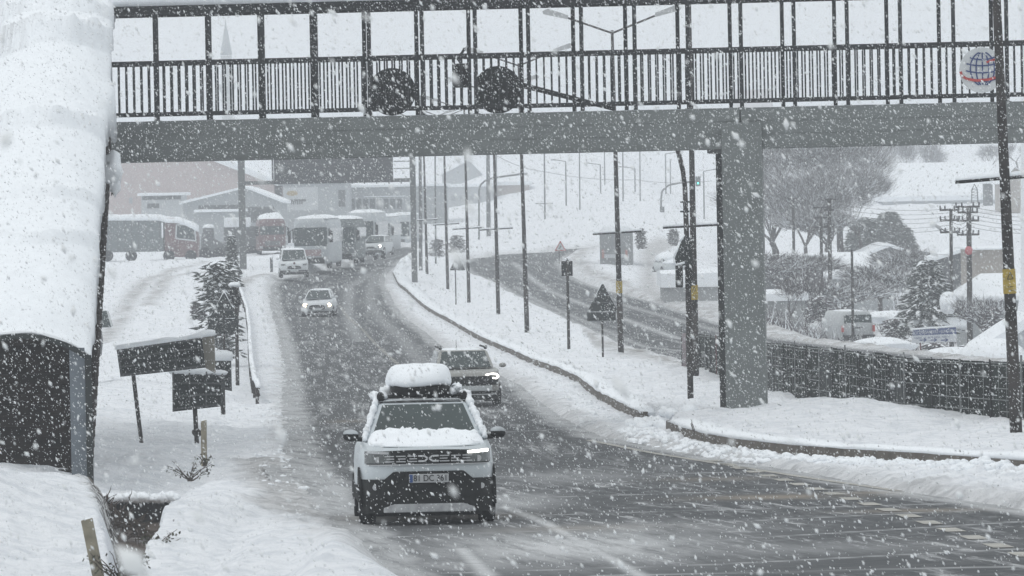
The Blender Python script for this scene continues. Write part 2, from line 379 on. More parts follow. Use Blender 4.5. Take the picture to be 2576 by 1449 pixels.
# asphalt: wet, with slush drawn out along the lanes by the wheels
def road_mat():
    m = bpy.data.materials.new('wet_asphalt'); m.use_nodes = True; n = m.node_tree; b = n.nodes['Principled BSDF']; L = n.links.new
    def A(nm):
        a = n.nodes.new('ShaderNodeAttribute'); a.attribute_name = nm; return a.outputs['Fac']
    def MM(op, x, y):
        q = n.nodes.new('ShaderNodeMath'); q.operation = op
        for i, w in enumerate((x, y)):
            if isinstance(w, (int, float)): q.inputs[i].default_value = w
            else: L(w, q.inputs[i])
        return q.outputs[0]
    def noise(x, y, sc, det, rg=.6):
        c = n.nodes.new('ShaderNodeCombineXYZ'); L(x, c.inputs[0]); L(y, c.inputs[1])
        z = n.nodes.new('ShaderNodeTexNoise'); z.inputs['Scale'].default_value = sc; z.inputs['Detail'].default_value = det; z.inputs['Roughness'].default_value = rg
        L(c.outputs[0], z.inputs[0]); return z.outputs[0]
    def ramp(x, a, bb):
        r = n.nodes.new('ShaderNodeMapRange'); r.inputs[1].default_value = a; r.inputs[2].default_value = bb; L(x, r.inputs[0]); return r.outputs[0]
    lat, s, near = A('lat'), A('along'), A('near')
    st = noise(MM('MULTIPLY', lat, 2.6), MM('MULTIPLY', s, .10), 1.0, 7, .72)      # long streaks
    fine = noise(MM('MULTIPLY', lat, 9.), MM('MULTIPLY', s, 1.3), 1.0, 8, .75)
    sx, sy = A('sx'), A('sy')
    cross = noise(MM('MULTIPLY', sx, 3.2), MM('MULTIPLY', sy, .32), 1.0, 9, .78)   # streaks across the junction
    patch = noise(MM('MULTIPLY', sx, .30), MM('MULTIPLY', sy, .22), 1.0, 5, .65)
    tr = noise(MM('MULTIPLY', A('px'), .7), MM('MULTIPLY', s, 1.1), 1.0, 7, .7)
    f1 = MM('MULTIPLY', ramp(st, .50, .64), ramp(fine, .36, .56))
    f2 = MM('MULTIPLY', MM('MULTIPLY', ramp(cross, .51, .62), ramp(patch, .40, .56)), near)
    f3 = MM('MULTIPLY', MM('MULTIPLY', ramp(tr, .54, .66), ramp(fine, .35, .6)), MM('MULTIPLY', near, .35))
    f2 = MM('MAXIMUM', f2, f3)
    f2 = MM('MAXIMUM', f2, MM('MULTIPLY', A('white'), ramp(cross, .28, .54)))
    trans = A('rline')
    f1 = MM('MULTIPLY', f1, MM('SUBTRACT', 1.0, MM('MULTIPLY', near, .85)))
    f = MM('MAXIMUM', MM('MULTIPLY', f1, .65), MM('MULTIPLY', f2, .95)); f = MM('MAXIMUM', f, MM('MULTIPLY', trans, ramp(fine, .25, .5)))
    base = n.nodes.new('ShaderNodeValToRGB'); base.color_ramp.elements[0].color = (.048, .052, .055, 1); base.color_ramp.elements[1].color = (.115, .12, .125, 1)
    base.color_ramp.elements[0].position = .3; base.color_ramp.elements[1].position = .7; L(fine, base.inputs[0])
    mx = n.nodes.new('ShaderNodeMixRGB'); L(f, mx.inputs[0]); L(base.outputs[0], mx.inputs[1]); mx.inputs[2].default_value = (.58, .59, .60, 1)
    mx2 = n.nodes.new('ShaderNodeMixRGB'); L(A('tan'), mx2.inputs[0]); L(mx.outputs[0], mx2.inputs[1]); mx2.inputs[2].default_value = (.34, .29, .23, 1)
    L(mx2.outputs[0], b.inputs['Base Color'])
    b.inputs['Roughness'].default_value = .7; b.inputs['Specular IOR Level'].default_value = .03
    bp = n.nodes.new('ShaderNodeBump'); bp.inputs['Strength'].default_value = .5; bp.inputs['Distance'].default_value = .02; L(f, bp.inputs['Height']); L(bp.outputs[0], b.inputs['Normal'])
    return m
lat = segdist(GX, GD, kerb_line[:]); lat = np.where(GD > 95, lat, lat)
curveL = poly([(1085, 1330), (1000, 1120), (925, 960), (860, 830), (830, 740), (880, 690), (1000, 640)])
latL = segdist(GX, GD, curveL)*np.where(GX > np.interp(GD, curveL[:, 1], curveL[:, 0]), 1, -1)
curveR = poly([(1900, 900), (1640, 825), (1450, 745), (1320, 690), (1290, 655), (1400, 635)])
latR = segdist(GX, GD, curveR)*np.where(GX > np.interp(GD, curveR[:, 1], curveR[:, 0]), 1, -1)
inR = sdist(GX, GD, asphalt_R) < .9
latA = np.where(inR, latR+40, latL)
near = 1-sstep(72, 98, GD)
tdx, tdy = .16, -.987
sxx = GX*tdy-GD*tdx + .012*(GD-75)**2*0; syy = GX*tdx+GD*tdy
lines = [[(940, 1412), (2576, 1312)], [(960, 1352), (1500, 1330), (2300, 1290), (2576, 1280)], [(1240, 1300), (1700, 1286), (2576, 1262)], [(1250, 1200), (1600, 1192), (1900, 1188)],
         [(1250, 1255), (1800, 1238), (2250, 1228)], [(930, 1449), (1800, 1420), (2576, 1380)], [(1500, 1449), (2576, 1425)], [(770, 1106), (900, 1104)], [(1260, 1088), (1460, 1076)],
         [(750, 1006), (930, 1004)], [(748, 970), (960, 962)], [(1150, 955), (1180, 954)], [(700, 801), (850, 797)], [(1400, 1142), (1640, 1132)],
         [(1270, 1275), (1380, 1320), (1500, 1385), (1640, 1465)], [(1160, 1380), (1230, 1449)]]
wid = [.055]*14+[.105, .12]
rl = np.zeros(GX.shape)
for l, w in zip(lines, wid):
    dl = segdist(GX, GD, poly(l)); ww = w
    rl = np.maximum(rl, (.9 if w > .1 else .6)*np.exp(-(dl/(w*(1.0 if w > .1 else 1.5)))**2))
tan = np.zeros(GX.shape)
for (u, v, ru, rd, s) in ((1090, 1300, 1.0, 1.2, .5), (1960, 1250, 1.1, .8, .6), (2150, 1240, .7, .5, .5), (1800, 1205, .8, .8, .3), (1450, 1330, 1, .8, .25), (870, 1060, .5, 1.5, .3), (2300, 1285, .8, .5, .5)):
    x0, d0 = G(u, v); tan = np.maximum(tan, s*np.exp(-((GX-x0)/ru)**2-((GD-d0)/rd)**2)*np.clip(1+2*n2, 0, 1))
white = .7*sstep(-.45, .0, sA+.4*n2)
for (u, v, ru, rd, q_) in ((1440, 1375, 1.7, 4.0, .95), (1290, 1262, .7, 3.5, .6), (1600, 1330, 1.6, 2.0, .5), (1180, 1420, .8, 1.5, .5), (880, 1290, .6, 3, .6), (1420, 1200, 1.2, 3, .4), (2000, 1380, 2.0, 1.5, .35)):
    x0, d0 = G(u, v); white = np.maximum(white, q_*np.exp(-((GX-x0)/ru)**2-((GD-d0)/rd)**2))
for l, ws, q_ in (([(2000, 895), (1700, 850), (1480, 770), (1350, 710), (1290, 660)], .28, .8), ([(1900, 905), (1620, 872), (1440, 795), (1300, 722)], .22, .6), ([(1960, 870), (1740, 815), (1560, 765)], .3, .6), ([(905, 860), (875, 790), (880, 720), (960, 670)], .35, .45), ([(1150, 1000), (1010, 850), (930, 760), (940, 700), (1000, 660)], .4, .4)):
    white = np.maximum(white, q_*np.exp(-(segdist(GX, GD, poly(l))/ws)**2))
grid_mesh('road', GX, GD, RZ, (sA < .9) & (GD < 620), {'lat': latA, 'along': GD, 'near': near, 'sx': sxx, 'sy': syy, 'rline': rl, 'tan': tan, 'px': GX, 'white': white}, road_mat(),
          kind='structure', label='wet dual carriageway with slush streaks')

def strip(pts, w, dash=None, lift=.008, step=.25):
    """painted line on the road surface following plan points"""
    q = []
    for (x0, y0), (x1, y1) in zip(pts[:-1], pts[1:]):
        L = math.hypot(x1-x0, y1-y0); k = max(1, int(L/step))
        q += [(x0+(x1-x0)*i/k, y0+(y1-y0)*i/k) for i in range(k)]
    q.append(tuple(pts[-1])); mb = MB(); s = 0
    for (x0, y0), (x1, y1) in zip(q[:-1], q[1:]):
        L = math.hypot(x1-x0, y1-y0); s += L
        if dash and (s % (dash[0]+dash[1])) > dash[0]: continue
        nx, ny = -(y1-y0)/L*w/2, (x1-x0)/L*w/2
        vs = [(x0-nx, y0-ny), (x0+nx, y0+ny), (x1+nx, y1+ny), (x1-nx, y1-ny)]
        mb.add([(a, b, float(road_z(a, b))+lift) for a, b in vs], [(0, 3, 2, 1)])
    return mb
PAINT = mat('worn_paint', (.34, .33, .30), .7, 0, .25, 2)
PAINTY = mat('worn_yellow_paint', (.46, .42, .33), .7, 0, .25, 2)
mk = strip(poly([(1480, 1108), (1640, 1140), (1800, 1166), (2000, 1198), (2260, 1236)]), .14)
m2 = strip(poly([(1790, 1158), (1870, 1180), (2000, 1216), (2150, 1258), (2300, 1303), (2440, 1350), (2600, 1404)]), .24, dash=(.9, .95), step=.05)
mk.add(m2.v, m2.f)
m3 = strip(poly([(855, 770), (905, 822), (960, 880), (1010, 925)]), .14, dash=(1.2, 1.0), step=.2)
mk.add(m3.v, m3.f)
set_props(mk.build('road_marking', PAINT), kind='structure', label='worn painted lane lines on the wet road')

# kerb stones of the median and the corner
def kerb(pts, h, w, name, label):
    mb = MB(); n = len(pts); q = []
    for (x0, y0), (x1, y1) in zip(pts[:-1], pts[1:]):
        k = max(1, int(math.hypot(x1-x0, y1-y0)/1.5)); q += [(x0+(x1-x0)*i/k, y0+(y1-y0)*i/k) for i in range(k)]
    q.append(tuple(pts[-1])); R = []
    for i, (x, y) in enumerate(q):
        a = q[max(0, i-1)]; b = q[min(len(q)-1, i+1)]; L = math.hypot(b[0]-a[0], b[1]-a[1])
        nx, ny = (b[1]-a[1])/L, -(b[0]-a[0])/L          # right hand side
        if name == 'far': nx, ny = -nx, -ny
        z = float(road_z(x, y))
        R.append([(x, y, z-.15), (x+.015, y, z+h-.02), (x+nx*.02, y+ny*.02, z+h), (x+nx*w, y+ny*w, z+h), (x+nx*w, y+ny*w, z-.15)])
    mb.rings(R); o = mb.build('kerb', CONC); set_props(o, label, 'kerb', kind='structure'); return o
kerb(kerb_line[::-1], .30, .16, 'k', 'long kerb of the snowy median beside the left road')
kerb(kerb_line2[::-1], .27, .22, 'k', 'curved kerb of the corner island at lower right')
# snow lip over the kerbs
def lip(pts, h, w, seed):
    q = []
    for (x0, y0), (x1, y1) in zip(pts[:-1], pts[1:]):
        k = max(1, int(math.hypot(x1-x0, y1-y0)/.4)); q += [(x0+(x1-x0)*i/k, y0+(y1-y0)*i/k) for i in range(k)]
    R = []
    for i, (x, y) in enumerate(q):
        a = q[max(0, i-1)]; b = q[min(len(q)-1, i+1)]; L = math.hypot(b[0]-a[0], b[1]-a[1])+1e-9
        nx, ny = (b[1]-a[1])/L, -(b[0]-a[0])/L; z = float(road_z(x, y))+h
        e = .04*float(fbm(x*1.5, y*.5, seed))*2; t = .10+.07*float(fbm(x*1.2, y*.6, seed+4))*2; t *= min(1, .15+i/5, .15+(len(q)-1-i)/5)
        row = []
        for s, zz in ((.05-e, -.0), (.0-e, t*.5), (.05, t*.95), (.3, t*1.05), (w, t*.2), (w, -.3)):
            row.append((x+nx*s, y+ny*s, z+zz))
        R.append(row)
    mb = MB(); mb.rings(R); return mb
l1 = lip(kerb_line[::-1], .27, .9, 3); l2 = lip(kerb_line2[::-1], .25, 1.0, 8); l1.add(l2.v, l2.f)
set_props(l1.build('snow_bank', SNOW, smooth=True), kind='structure', label='soft snow lying over the kerb tops')

def gz(x, d):      # top of the snow at a place
    o = terrain_off(np.array([x]), np.array([d]))[0][0]; return float(road_z(x, d))+float(o)

r = random.Random(77); m_ = MB()
def lumps(pts, w0, w1, n, r0, r1, lift=0.):
    for i in range(n):
        k_ = r.randrange(len(pts)-1); f = r.random(); (x0, y0), (x1, y1) = pts[k_], pts[k_+1]; L = math.hypot(x1-x0, y1-y0)
        if r.random() > L/4: continue
        o_ = r.uniform(w0, w1); x = x0+(x1-x0)*f+(y1-y0)/L*o_; y = y0+(y1-y0)*f-(x1-x0)/L*o_; a = r.uniform(r0, r1)
        m_.blob((x, y, gz(x, y)-a*.1+lift), (a*r.uniform(.8, 1.5), a*r.uniform(.8, 1.4), a*r.uniform(.6, 1)), r.randrange(500), .45, 8, 6)
lumps(kerb_line2, .12, .95, 900, .025, .085)
lumps(kerb_line[4:], .15, .8, 300, .02, .06)
lumps(asphalt_L[3:12], -.2, -1.0, 260, .02, .055)
gx_, gd_ = G(1642, 1082)
for i in range(60):
    x = gx_+r.gauss(0, .28); y = gd_+r.gauss(0, .9); a = r.uniform(.04, .13); m_.blob((x, y, gz(x, y)+.02), (a*1.3, a*1.3, a), i, .45, 9, 6)
set_props(m_.build('ploughed_snow', SNOW, smooth=True), 'broken lumps of ploughed snow along the kerbs', None, kind='stuff')

# ------------------------------------------------------------------ footbridge
YAW = math.radians(-3.9)
b0 = P(275, 405, 108.0); e1 = Vector((math.cos(YAW), math.sin(YAW), 0)); e2 = Vector((-math.sin(YAW), math.cos(YAW), 0))
def bridge_x(u):          # distance along the bridge front face for a picture column
    r = ray(u, 350); # solve b0 + s e1 = t r (plan)
    den = e1.x*r.y-e1.y*r.x; return -(b0.x*r.y-b0.y*r.x)/den
sR = bridge_x(2576); pr = P(2576, 353, (b0+e1*sR).y); SL = (pr.z-b0.z)/sR
br = thing('footbridge', 'grey steel footbridge with dark railings spanning the road, snow on its roof', 'bridge', b0, YAW)
br.rotation_euler = (0, 0, YAW)
def zb(x): return SL*x
GH = .80; W2 = 1.95
def slanted(x0, x1, y0, y1, z0, z1, mb, nx=1):
    """bar following the slope of the bridge"""
    vs = [(x, y, z+zb(x)) for x in (x0, x1) for y in (y0, y1) for z in (z0, z1)]
    mb.add(vs, [(0, 1, 3, 2), (4, 6, 7, 5), (0, 4, 5, 1), (2, 3, 7, 6), (0, 2, 6, 4), (1, 5, 7, 3)])
jx = bridge_x(1863)
XL, XR = -1.6, sR+7
mb = MB()
for a, b in ((XL, jx-.012), (jx+.012, XR)):
    for k in range(3):
        z0 = GH*k/3+.003; z1 = GH*(k+1)/3-.024
        slanted(a, b, 0+.0, .18, z0 if k else 0, z1 if k < 2 else GH, mb)
    slanted(a, b, .012, .168, .02, GH-.02, mb)
    slanted(a, b, W2-.18, W2, 0, GH, mb); slanted(a, b, .18, W2-.18, GH-.25, GH-.06, mb)
    slanted(a, b, -.05, .26, -.035, -.003, mb); slanted(a, b, W2-.26, W2+.05, -.035, -.003, mb)
mb.build('girder', GIRD, br)
# posts, rails, panels
pk = (2403-397)/15.; posts = [bridge_x(397+pk*i) for i in range(-2, 21)]
for side, y in ((0, .05), (1, W2-.11)):
    for x in posts:
        x = x-.27*side
        if x < XL+.1: continue
        m_ = MB(); m_.box(x-.041, x+.041, y-.02, y+.062, GH+zb(x), GH+2.36+zb(x)); m_.box(x-.08, x+.08, y-.035, y+.085, GH+zb(x), GH+zb(x)+.018)
        m_.build('post', STEEL, br)
    for z, h in ((.165, .058), (1.235, .066)):
        m_ = MB(); slanted(XL, XR, y-.005, y+.045, GH+z-h/2, GH+z+h/2, m_); m_.build('rail', STEEL, br)
    for a, b in zip(posts[:-1], posts[1:]):
        a -= .27*side; b -= .27*side
        if b < XL: continue
        m_ = MB()
        for j in range(1, 8-1+0):
            x = a+(b-a)*j/7.; 
            m_.box(x-.017, x+.017, y+.004, y+.036, GH+.16+zb(x), GH+1.23+zb(x))
        x = a+(b-a)*6.5/7.
        if m_.v: m_.build('baluster_panel', STEEL, br)
    m_ = MB(); slanted(XL, XR, y-.03, y+.07, GH+2.24, GH+2.36, m_); m_.build('top_beam', STEEL, br)
m_ = MB(); slanted(XL, XR, -.06, W2+.06, GH+2.363, GH+2.41, m_); m_.build('roof_sheet', STEEL, br)
g = []
xs = np.linspace(XL, XR, 150)
prof = [(-.10, .0), (-.16, .10), (-.12, .26), (.1, .38), (W2*.5, .44), (W2-.1, .36), (W2+.12, .2), (W2+.1, 0)]
for x in xs:
    t = 1+.5*float(fbm(x*.7, 3.3, 5)); g.append([(x, yy+.06*float(fbm(x*2.2, i*3.1, 6)), GH+2.412+zz*t+zb(x)) for i, (yy, zz) in enumerate(prof)])
m_ = MB(); m_.rings(g); m_.build('roof_snow', SNOW, br, smooth=True)
# thin snow on girder edge
g = []
for x in np.linspace(XL, XR, 200):
    t = .006+.03*abs(float(fbm(x*2, 1, 15))); g.append([(x, -.01, GH+zb(x)+.002), (x, .0, GH+zb(x)+t), (x, .16, GH+zb(x)+t), (x, .17, GH+zb(x)+.002)])
m_ = MB(); m_.rings(g); m_.build('edge_snow', mat('wet_snow', (.40, .43, .44), .7, 0, .2, 4), br, smooth=True)
# pillar
xp0, xp1 = bridge_x(1815), bridge_x(1916)
pzb = P(1865, 1062, b0.y).z-b0.z-.5
m_ = MB(); m_.box(xp0, xp1, -.12, 1.5, pzb, zb(xp0)+GH*.62)
for x in (xp0+.09, xp1-.09-.02): m_.box(x, x+.012, -.126, -.12, pzb, zb(xp0)+GH*.5)
m_.build('pillar', GIRD, br, bevel=.015)
m_ = MB(); m_.box(xp0-.16, xp0-.01, 1.1, 1.4, pzb, zb(xp0)-.04); m_.box(xp0-.3, xp0-.01, -.05, 1.6, zb(xp0)-.12, zb(xp0)-.04); m_.build('shaded_face_column', mat('shaded_face_grey', (.065, .068, .068), .7, 0, .35, 2, spec=.2), br)  # added column; its darker grey stands in for the pillar's shaded left face

# round sign backs, signal box and strut hung on the far railing
def on_bridge(u, v, back):
    """world point on a plane parallel to the bridge at the given depth behind its face"""
    o = b0+e2*back; r = ray(u, v); c = Vector((0, 0, HC)); nrm = e2
    t = (o-c).dot(nrm)/r.dot(nrm); return c+r*t
for (u, v, lab) in ((986, 231, 'dark round sign back on the footbridge railing, left one'), (1252, 226, 'dark round sign back on the footbridge railing, beside the signal box')):
    p = on_bridge(u, v, W2+.05); t = thing('round_sign', lab, 'traffic sign', p, YAW, 'round signs on the footbridge')
    n_ = 40; r_ = 60/kof(p.y)
    m_ = MB(); m_.prism([(r_*math.cos(2*math.pi*i/n_), r_*math.sin(2*math.pi*i/n_)) for i in range(n_)], 'y', .0, .03); m_.build('sign_plate', SIGNBK, t)
    m_ = MB(); 
    for x in (-.2, .2): m_.box(x-.025, x+.025, -.05, -.002, -r_*.8, r_*.8)
    m_.build('bracket', STEEL, t)
p = on_bridge(1162, 188, W2+.1); t = thing('signal_box', 'dark signal box with a bent arm hanging on the footbridge railing', 'traffic signal', p, YAW)
m_ = MB(); m_.box(-.17, .17, 0, .25, -.27, .24); m_.build('housing', BLACK, t, bevel=.02)
m_ = MB(); m_.path([(-.02, .1, .24), (-.10, .1, .36), (.0, .1, .46), (.06, .1, .56)], .03); m_.build('arm', STEEL, t)
p1 = on_bridge(1312, 214, W2+.2); p2 = on_bridge(1545, 274, W2-.5)
t = thing('diagonal_strut', 'dark slanting pipe running down to the footbridge deck', 'pipe', p2)
m_ = MB(); m_.tube((0, 0, 0), p1-p2, .045, .06); m_.build('pipe', STEEL, t)

# ------------------------------------------------------------------ covered stairs at the left end
sa_ = P(50, 840, 82.5); sb_ = P(148, 4, 107.5)     # crest of the metal arch at the bottom and the top end
ax = Vector((sb_.x-sa_.x, sb_.y-sa_.y)).normalized(); stang = math.atan2(ax.y, ax.x)-math.pi/2
SLEN = math.hypot(sb_.x-sa_.x, sb_.y-sa_.y); SRISE = sb_.z-sa_.z
st = thing('covered_stairs', 'snow covered barrel roof over the stairs climbing to the footbridge', 'stairs', (sa_.x, sa_.y, sa_.z), stang)
WH = 1.08; RA = .36
def arc(w, rise, n=14, z0=0):
    # circular arc of half width w, rise; crest at z=z0
    R = (w*w+rise*rise)/(2*rise); a = math.asin(min(1, w/R)); return [(R*math.sin(t), z0-R+R*math.cos(t)) for t in np.linspace(-a, a, n)]
def sz(y): return SRISE*y/SLEN
g = []
base = arc(WH+.02, RA+.03, 27)
ys = np.concatenate([np.linspace(.0, 1.0, 16), np.linspace(1.1, SLEN+1.0, 190)])
ridges = [(4.2, .16), (7.0, .14), (12.2, .30), (19.3, .50), (22.0, .24)]
for y in ys:
    row = []
    th = .30+.12*sstep(0, 3, y)
    for i, (x, z) in enumerate(base):
        f = x/WH
        t = th*(1-.38*abs(f)**3)+.09*float(fbm(y*.7+i*.05, x*.9, 31, 4))*2+.05*float(fbm(y*2.5, x*4, 33))*2
        for (ry, ra) in ridges:
            yy = ry+.9*f*f*1.6+.8*float(fbm(x*1.4, ry, 40))
            t += ra*float(sstep(-.16, .0, y-yy))*math.exp(-max(0, y-yy)/1.4)*(1+.8*float(fbm(x*5, y*2, 41)))
        t *= max(.10+.12*float(vnoise(x*5, 2, 36)), float(sstep(-.1, .7, y)))
        wx = x*(1+.03+.05*float(fbm(y*.9, .5, 34))*2*abs(f)) + .13*f*abs(f)*math.exp(-((y-17.2)/1.0)**2)
        row.append((wx, y, sz(y)+z+t))
    # draped sides
    l, r_ = row[0], row[-1]
    dz = .42+.2*float(fbm(y*.8, 9, 35))+(.45*math.exp(-((y-17.0)/.9)**2))
    dz *= float(sstep(-.3, 2.0, y))
    row = [(l[0]-.02, y, l[2]-dz-.02)]+row+[(r_[0]+.02, y, r_[2]-dz-.02)]
    row += [(x, y, sz(y)+z+.004) for x, z in base[::-1]]
    g.append(row)
m_ = MB(); m_.rings(g); o_ = m_.build('roof_snow', SNOW, st, smooth=True)
# metal roof and front arch
m_ = MB(); g = []
for y in (0, SLEN):
    a = arc(WH, RA, 27); b = arc(WH-.05, RA-.01, 27, -.05)
    g.append([(x, y, sz(y)+z) for x, z in a]+[(x, y, sz(y)+z) for x, z in b[::-1]])
m_.rings(g); m_.build('roof_sheet', STEEL, st)
m_ = MB(); a = arc(WH+.03, RA+.01, 27); b = arc(WH-.06, RA-.02, 27, -.075); m_.prism(a+b[::-1], 'y', -.10, -.003); m_.build('front_arch', SIGNBK, st)
gz0 = P(190, 1240, 82.5).z-sa_.z
zg = gz0+.05
for sx_ in (-1, 1):
    m_ = MB(); m_.box(sx_*WH-.05, sx_*WH+.05, -.12, -.0, zg-.5, -RA+.0); m_.build('post', SIGNBK, st)
    m_ = MB(); x0 = sx_*(WH-.30); x1 = sx_*(WH-.055); m_.box(min(x0, x1), max(x0, x1), -.06, -.02, zg-.3, -RA+.12); 
    m_.build('front_panel', mat('blue_grey_panel', (.13, .155, .18), .35, 0, .2, 3), st)
    # side wall following the slope
    m_ = MB(); vs = [(sx_*WH, y, z) for y, z in ((0.01, zg-.3), (0.01, -RA-.02), (SLEN, SRISE-RA-.02), (SLEN, SRISE-RA-.5), (.35, -RA-.5))]
    x2 = sx_*(WH-.04); n_ = len(vs); vs += [(x2, v[1], v[2]) for v in vs]
    m_.add(vs, [(0, 1, 2, 3, 4), (9, 8, 7, 6, 5)]+[(i, (i+1) % 5, 5+(i+1) % 5, 5+i) for i in range(5)]); m_.build('side_wall', SIGNBK, st)
m_ = MB(); ns = 40
for i in range(ns):
    y = .7+(SLEN-.7)*i/ns; z = zg-.05+(SRISE-RA-2.3-zg)*i/ns; d_ = (SLEN-.7)/ns
    m_.box(-WH+.06, WH-.06, y, y+d_*1.02, z-.6, z+.13); m_.box(-WH+.06, WH-.06, y-.03, y+.03, z+.131, z+.16)
m_.build('stair_flight', STEP, st)
m_ = MB(); m_.blob((0, 0, 0), (.20, .3, .34), 3, .5); m_.blob((.03, .0, -.3), (.12, .12, .22), 5, .5)
o_ = m_.build('snow_clump', SNOW, st, smooth=True); pc = P(284, 425, sa_.y+17.4)
o_.location = Matrix.Rotation(-stang, 3, 'Z') @ (pc-Vector((sa_.x, sa_.y, sa_.z)))
m_ = MB(); 
for k in range(9): m_.tube((rnd.uniform(-.16, .1), 0, -.3), (rnd.uniform(-.12, .08), .0, -.3-rnd.uniform(.05, .22)), .03, .01, 5)
o2 = m_.build('twigs', DRY, st); o2.location = o_.location

# concrete stub and pole at the foot of the stairs
p = P(212, 1232, 81); t = thing('concrete_stub', 'small broken concrete stub at the foot of the covered stairs', 'concrete block', p)
m_ = MB(); m_.prism([(-.06, -.5), (.12, -.5), (.13, .12), (.05, .2), (-.05, .17)], 'y', 0, .22); m_.build('block', CONC, t, bevel=.02)
p = P(244, 820, 150); t = thing('tall_dark_post', 'tall dark post standing close behind the covered stairs', 'post', p)
zt = P(247, 470, 150).z-p.z
m_ = MB(); m_.tube((0, 0, -.6), (0.02, 0, zt), .055, .05); m_.build('shaft', POLE, t); m_ = MB(); m_.box(-.08, .05, -.05, .05, 1.9, 2.3); m_.box(-.12, .02, -.05, .05, .15, .9); m_.build('plate', SIGNBK, t)

# ------------------------------------------------------------------ lamp posts with banner arms on the median
GL = 'lamp posts along the snowy median'
def lamp_post(u, v, d, label, lean=0, arm=True, sticker=False, yawl=0, kk=1):
    p = P(u, v, d); p.z -= .1
    t = thing('lamp_post', label, 'lamp post', p, 0, GL, rot=(0, math.radians(lean), math.radians(yawl)))
    m_ = MB(); m_.tube((0, 0, -.5), (0, 0, 2.2), .108, .102, 12); m_.tube((0, 0, 2.2), (0, 0, 11.6), .102, .05, 12); m_.build('shaft', POLE, t, smooth=True)
    m_ = MB(); m_.path([(0, 0, 11.5), (1.6, 0, 12.1)], .035); m_.path([(0, 0, 11.5), (-1.6, 0, 12.1)], .035); m_.build('bracket', POLE, t)
    for s_ in (-1, 1):
        m_ = MB(); m_.prism([(s_*1.5, 12.02), (s_*2.35, 12.22), (s_*2.38, 12.32), (s_*2.2, 12.4), (s_*1.5, 12.16)], 'y', -.13, .13); m_.build('lamp_head', SILV, t)
    if arm:
        m_ = MB(); m_.tube((-.85, 0, 4.6), (.85, 0, 4.66), .032, .032); m_.build('banner_arm', BLACK, t)
        m_ = MB(); g = []
        for x in np.linspace(-.84, .84, 14): 
            h = .05+.03*float(vnoise(x*4, u, 2)); g.append([(x, -.03, 4.655+x*.035), (x, -.02, 4.655+h+x*.035), (x, .02, 4.655+h+x*.035), (x, .03, 4.655+x*.035)])
        m_.rings(g); m_.build('arm_snow', SNOW, t, smooth=True)
    if sticker:
        m_ = MB(); m_.tube((0, 0, sticker), (0, 0, sticker+.42), .112, .111, 14); s = m_.build('warning_label', YEL, t)
        m_ = MB(); z = sticker
        for (x0, z0, x1, z1) in ((-.05, .25, 0, .37), (0, .37, .05, .25), (-.05, .25, .05, .25), (-.04, .12, .04, .12), (-.04, .06, .04, .06)):
            m_.tube((x0, -.113, z+z0), (x1, -.113, z+z1), .006, .006, 5)
        m_.build('warning_mark', BLACK, s)
    return t
lamp_post(2558, 1116, 88, 'nearest lamp post, at the right edge, with a black and yellow warning label', -1.6, True, 2.66, 4)
lamp_post(1750, 972, 146, 'lamp post with a yellow label standing behind the traffic signal pole', .1, True, 2.55)
lamp_post(1563, 916, 178, 'lamp post with a yellow label beside the large triangular sign', -.5, True, 2.55)
lamp_post(1326, 836, 221, 'median lamp post without a banner arm, left of the small signal', -.7, False)
lamp_post(1254, 801, 262, 'fourth lamp post of the median with a banner arm, fifth from the right', -.4)
lamp_post(1180, 771, 300, 'slim median lamp post right of the small triangular sign', -.3)
lamp_post(1127, 741, 333, 'slim median lamp post left of the small triangular sign', -.4)
lamp_post(1075, 716, 362, 'farthest lamp post near the tip of the median', -.4)

# globe emblem sign fixed to the nearest lamp post
p = P(2470, 176, 89.2); t = thing('globe_sign', 'white round sign with blue globe grid and red band on the nearest lamp post', 'sign', p)
r_ = .385; N_ = 48
m_ = MB(); m_.prism([(r_*math.cos(2*math.pi*i/N_), r_*1.02*math.sin(2*math.pi*i/N_)) for i in range(N_)], 'y', 0, .06); m_.build('disc', EMB, t)
def flat_line(mb, pts, w, y):
    for (x0, z0), (x1, z1) in zip(pts[:-1], pts[1:]):
        L = math.hypot(x1-x0, z1-z0)+1e-9; nx, nz = -(z1-z0)/L*w/2, (x1-x0)/L*w/2
        mb.add([(x0-nx, y, z0-nz), (x1-nx, y, z1-nz), (x1+nx, y, z1+nz), (x0+nx, y, z0+nz), (x0-nx, y+.01, z0-nz), (x1-nx, y+.01, z1-nz), (x1+nx, y+.01, z1+nz), (x0+nx, y+.01, z0+nz)],
               [(0, 1, 2, 3), (4, 7, 6, 5), (0, 4, 5, 1), (1, 5, 6, 2), (2, 6, 7, 3), (3, 7, 4, 0)])
m_ = MB(); R_ = .29
for k in (-.72, -.38, 0, .38, .72):
    flat_line(m_, [(.01+R_*k*math.cos(a), .02+R_*math.sin(a)) for a in np.linspace(-1.25, 1.3, 16)], .024, -.012)
for h in (-.62, -.1, .32, .68):
    w_ = R_*math.sqrt(1-h*h); flat_line(m_, [(.01+w_*s, .02+R_*h-.04*(1-s*s)) for s in np.linspace(-1, 1, 12)], .024, -.0135)
m_.build('globe_grid', BLUE, t)
m_ = MB(); flat_line(m_, [(-.37, -.02), (-.345, -.10), (-.25, -.155), (-.1, -.18), (.1, -.17), (.25, -.13), (.36, -.05)], .045, -.018)
m_.build('red_band', REDP, t); m_ = MB(); flat_line(m_, [(.08, .13), (.2, .17), (.33, .2)], .035, -.018); m_.build('red_stroke', REDP, t)

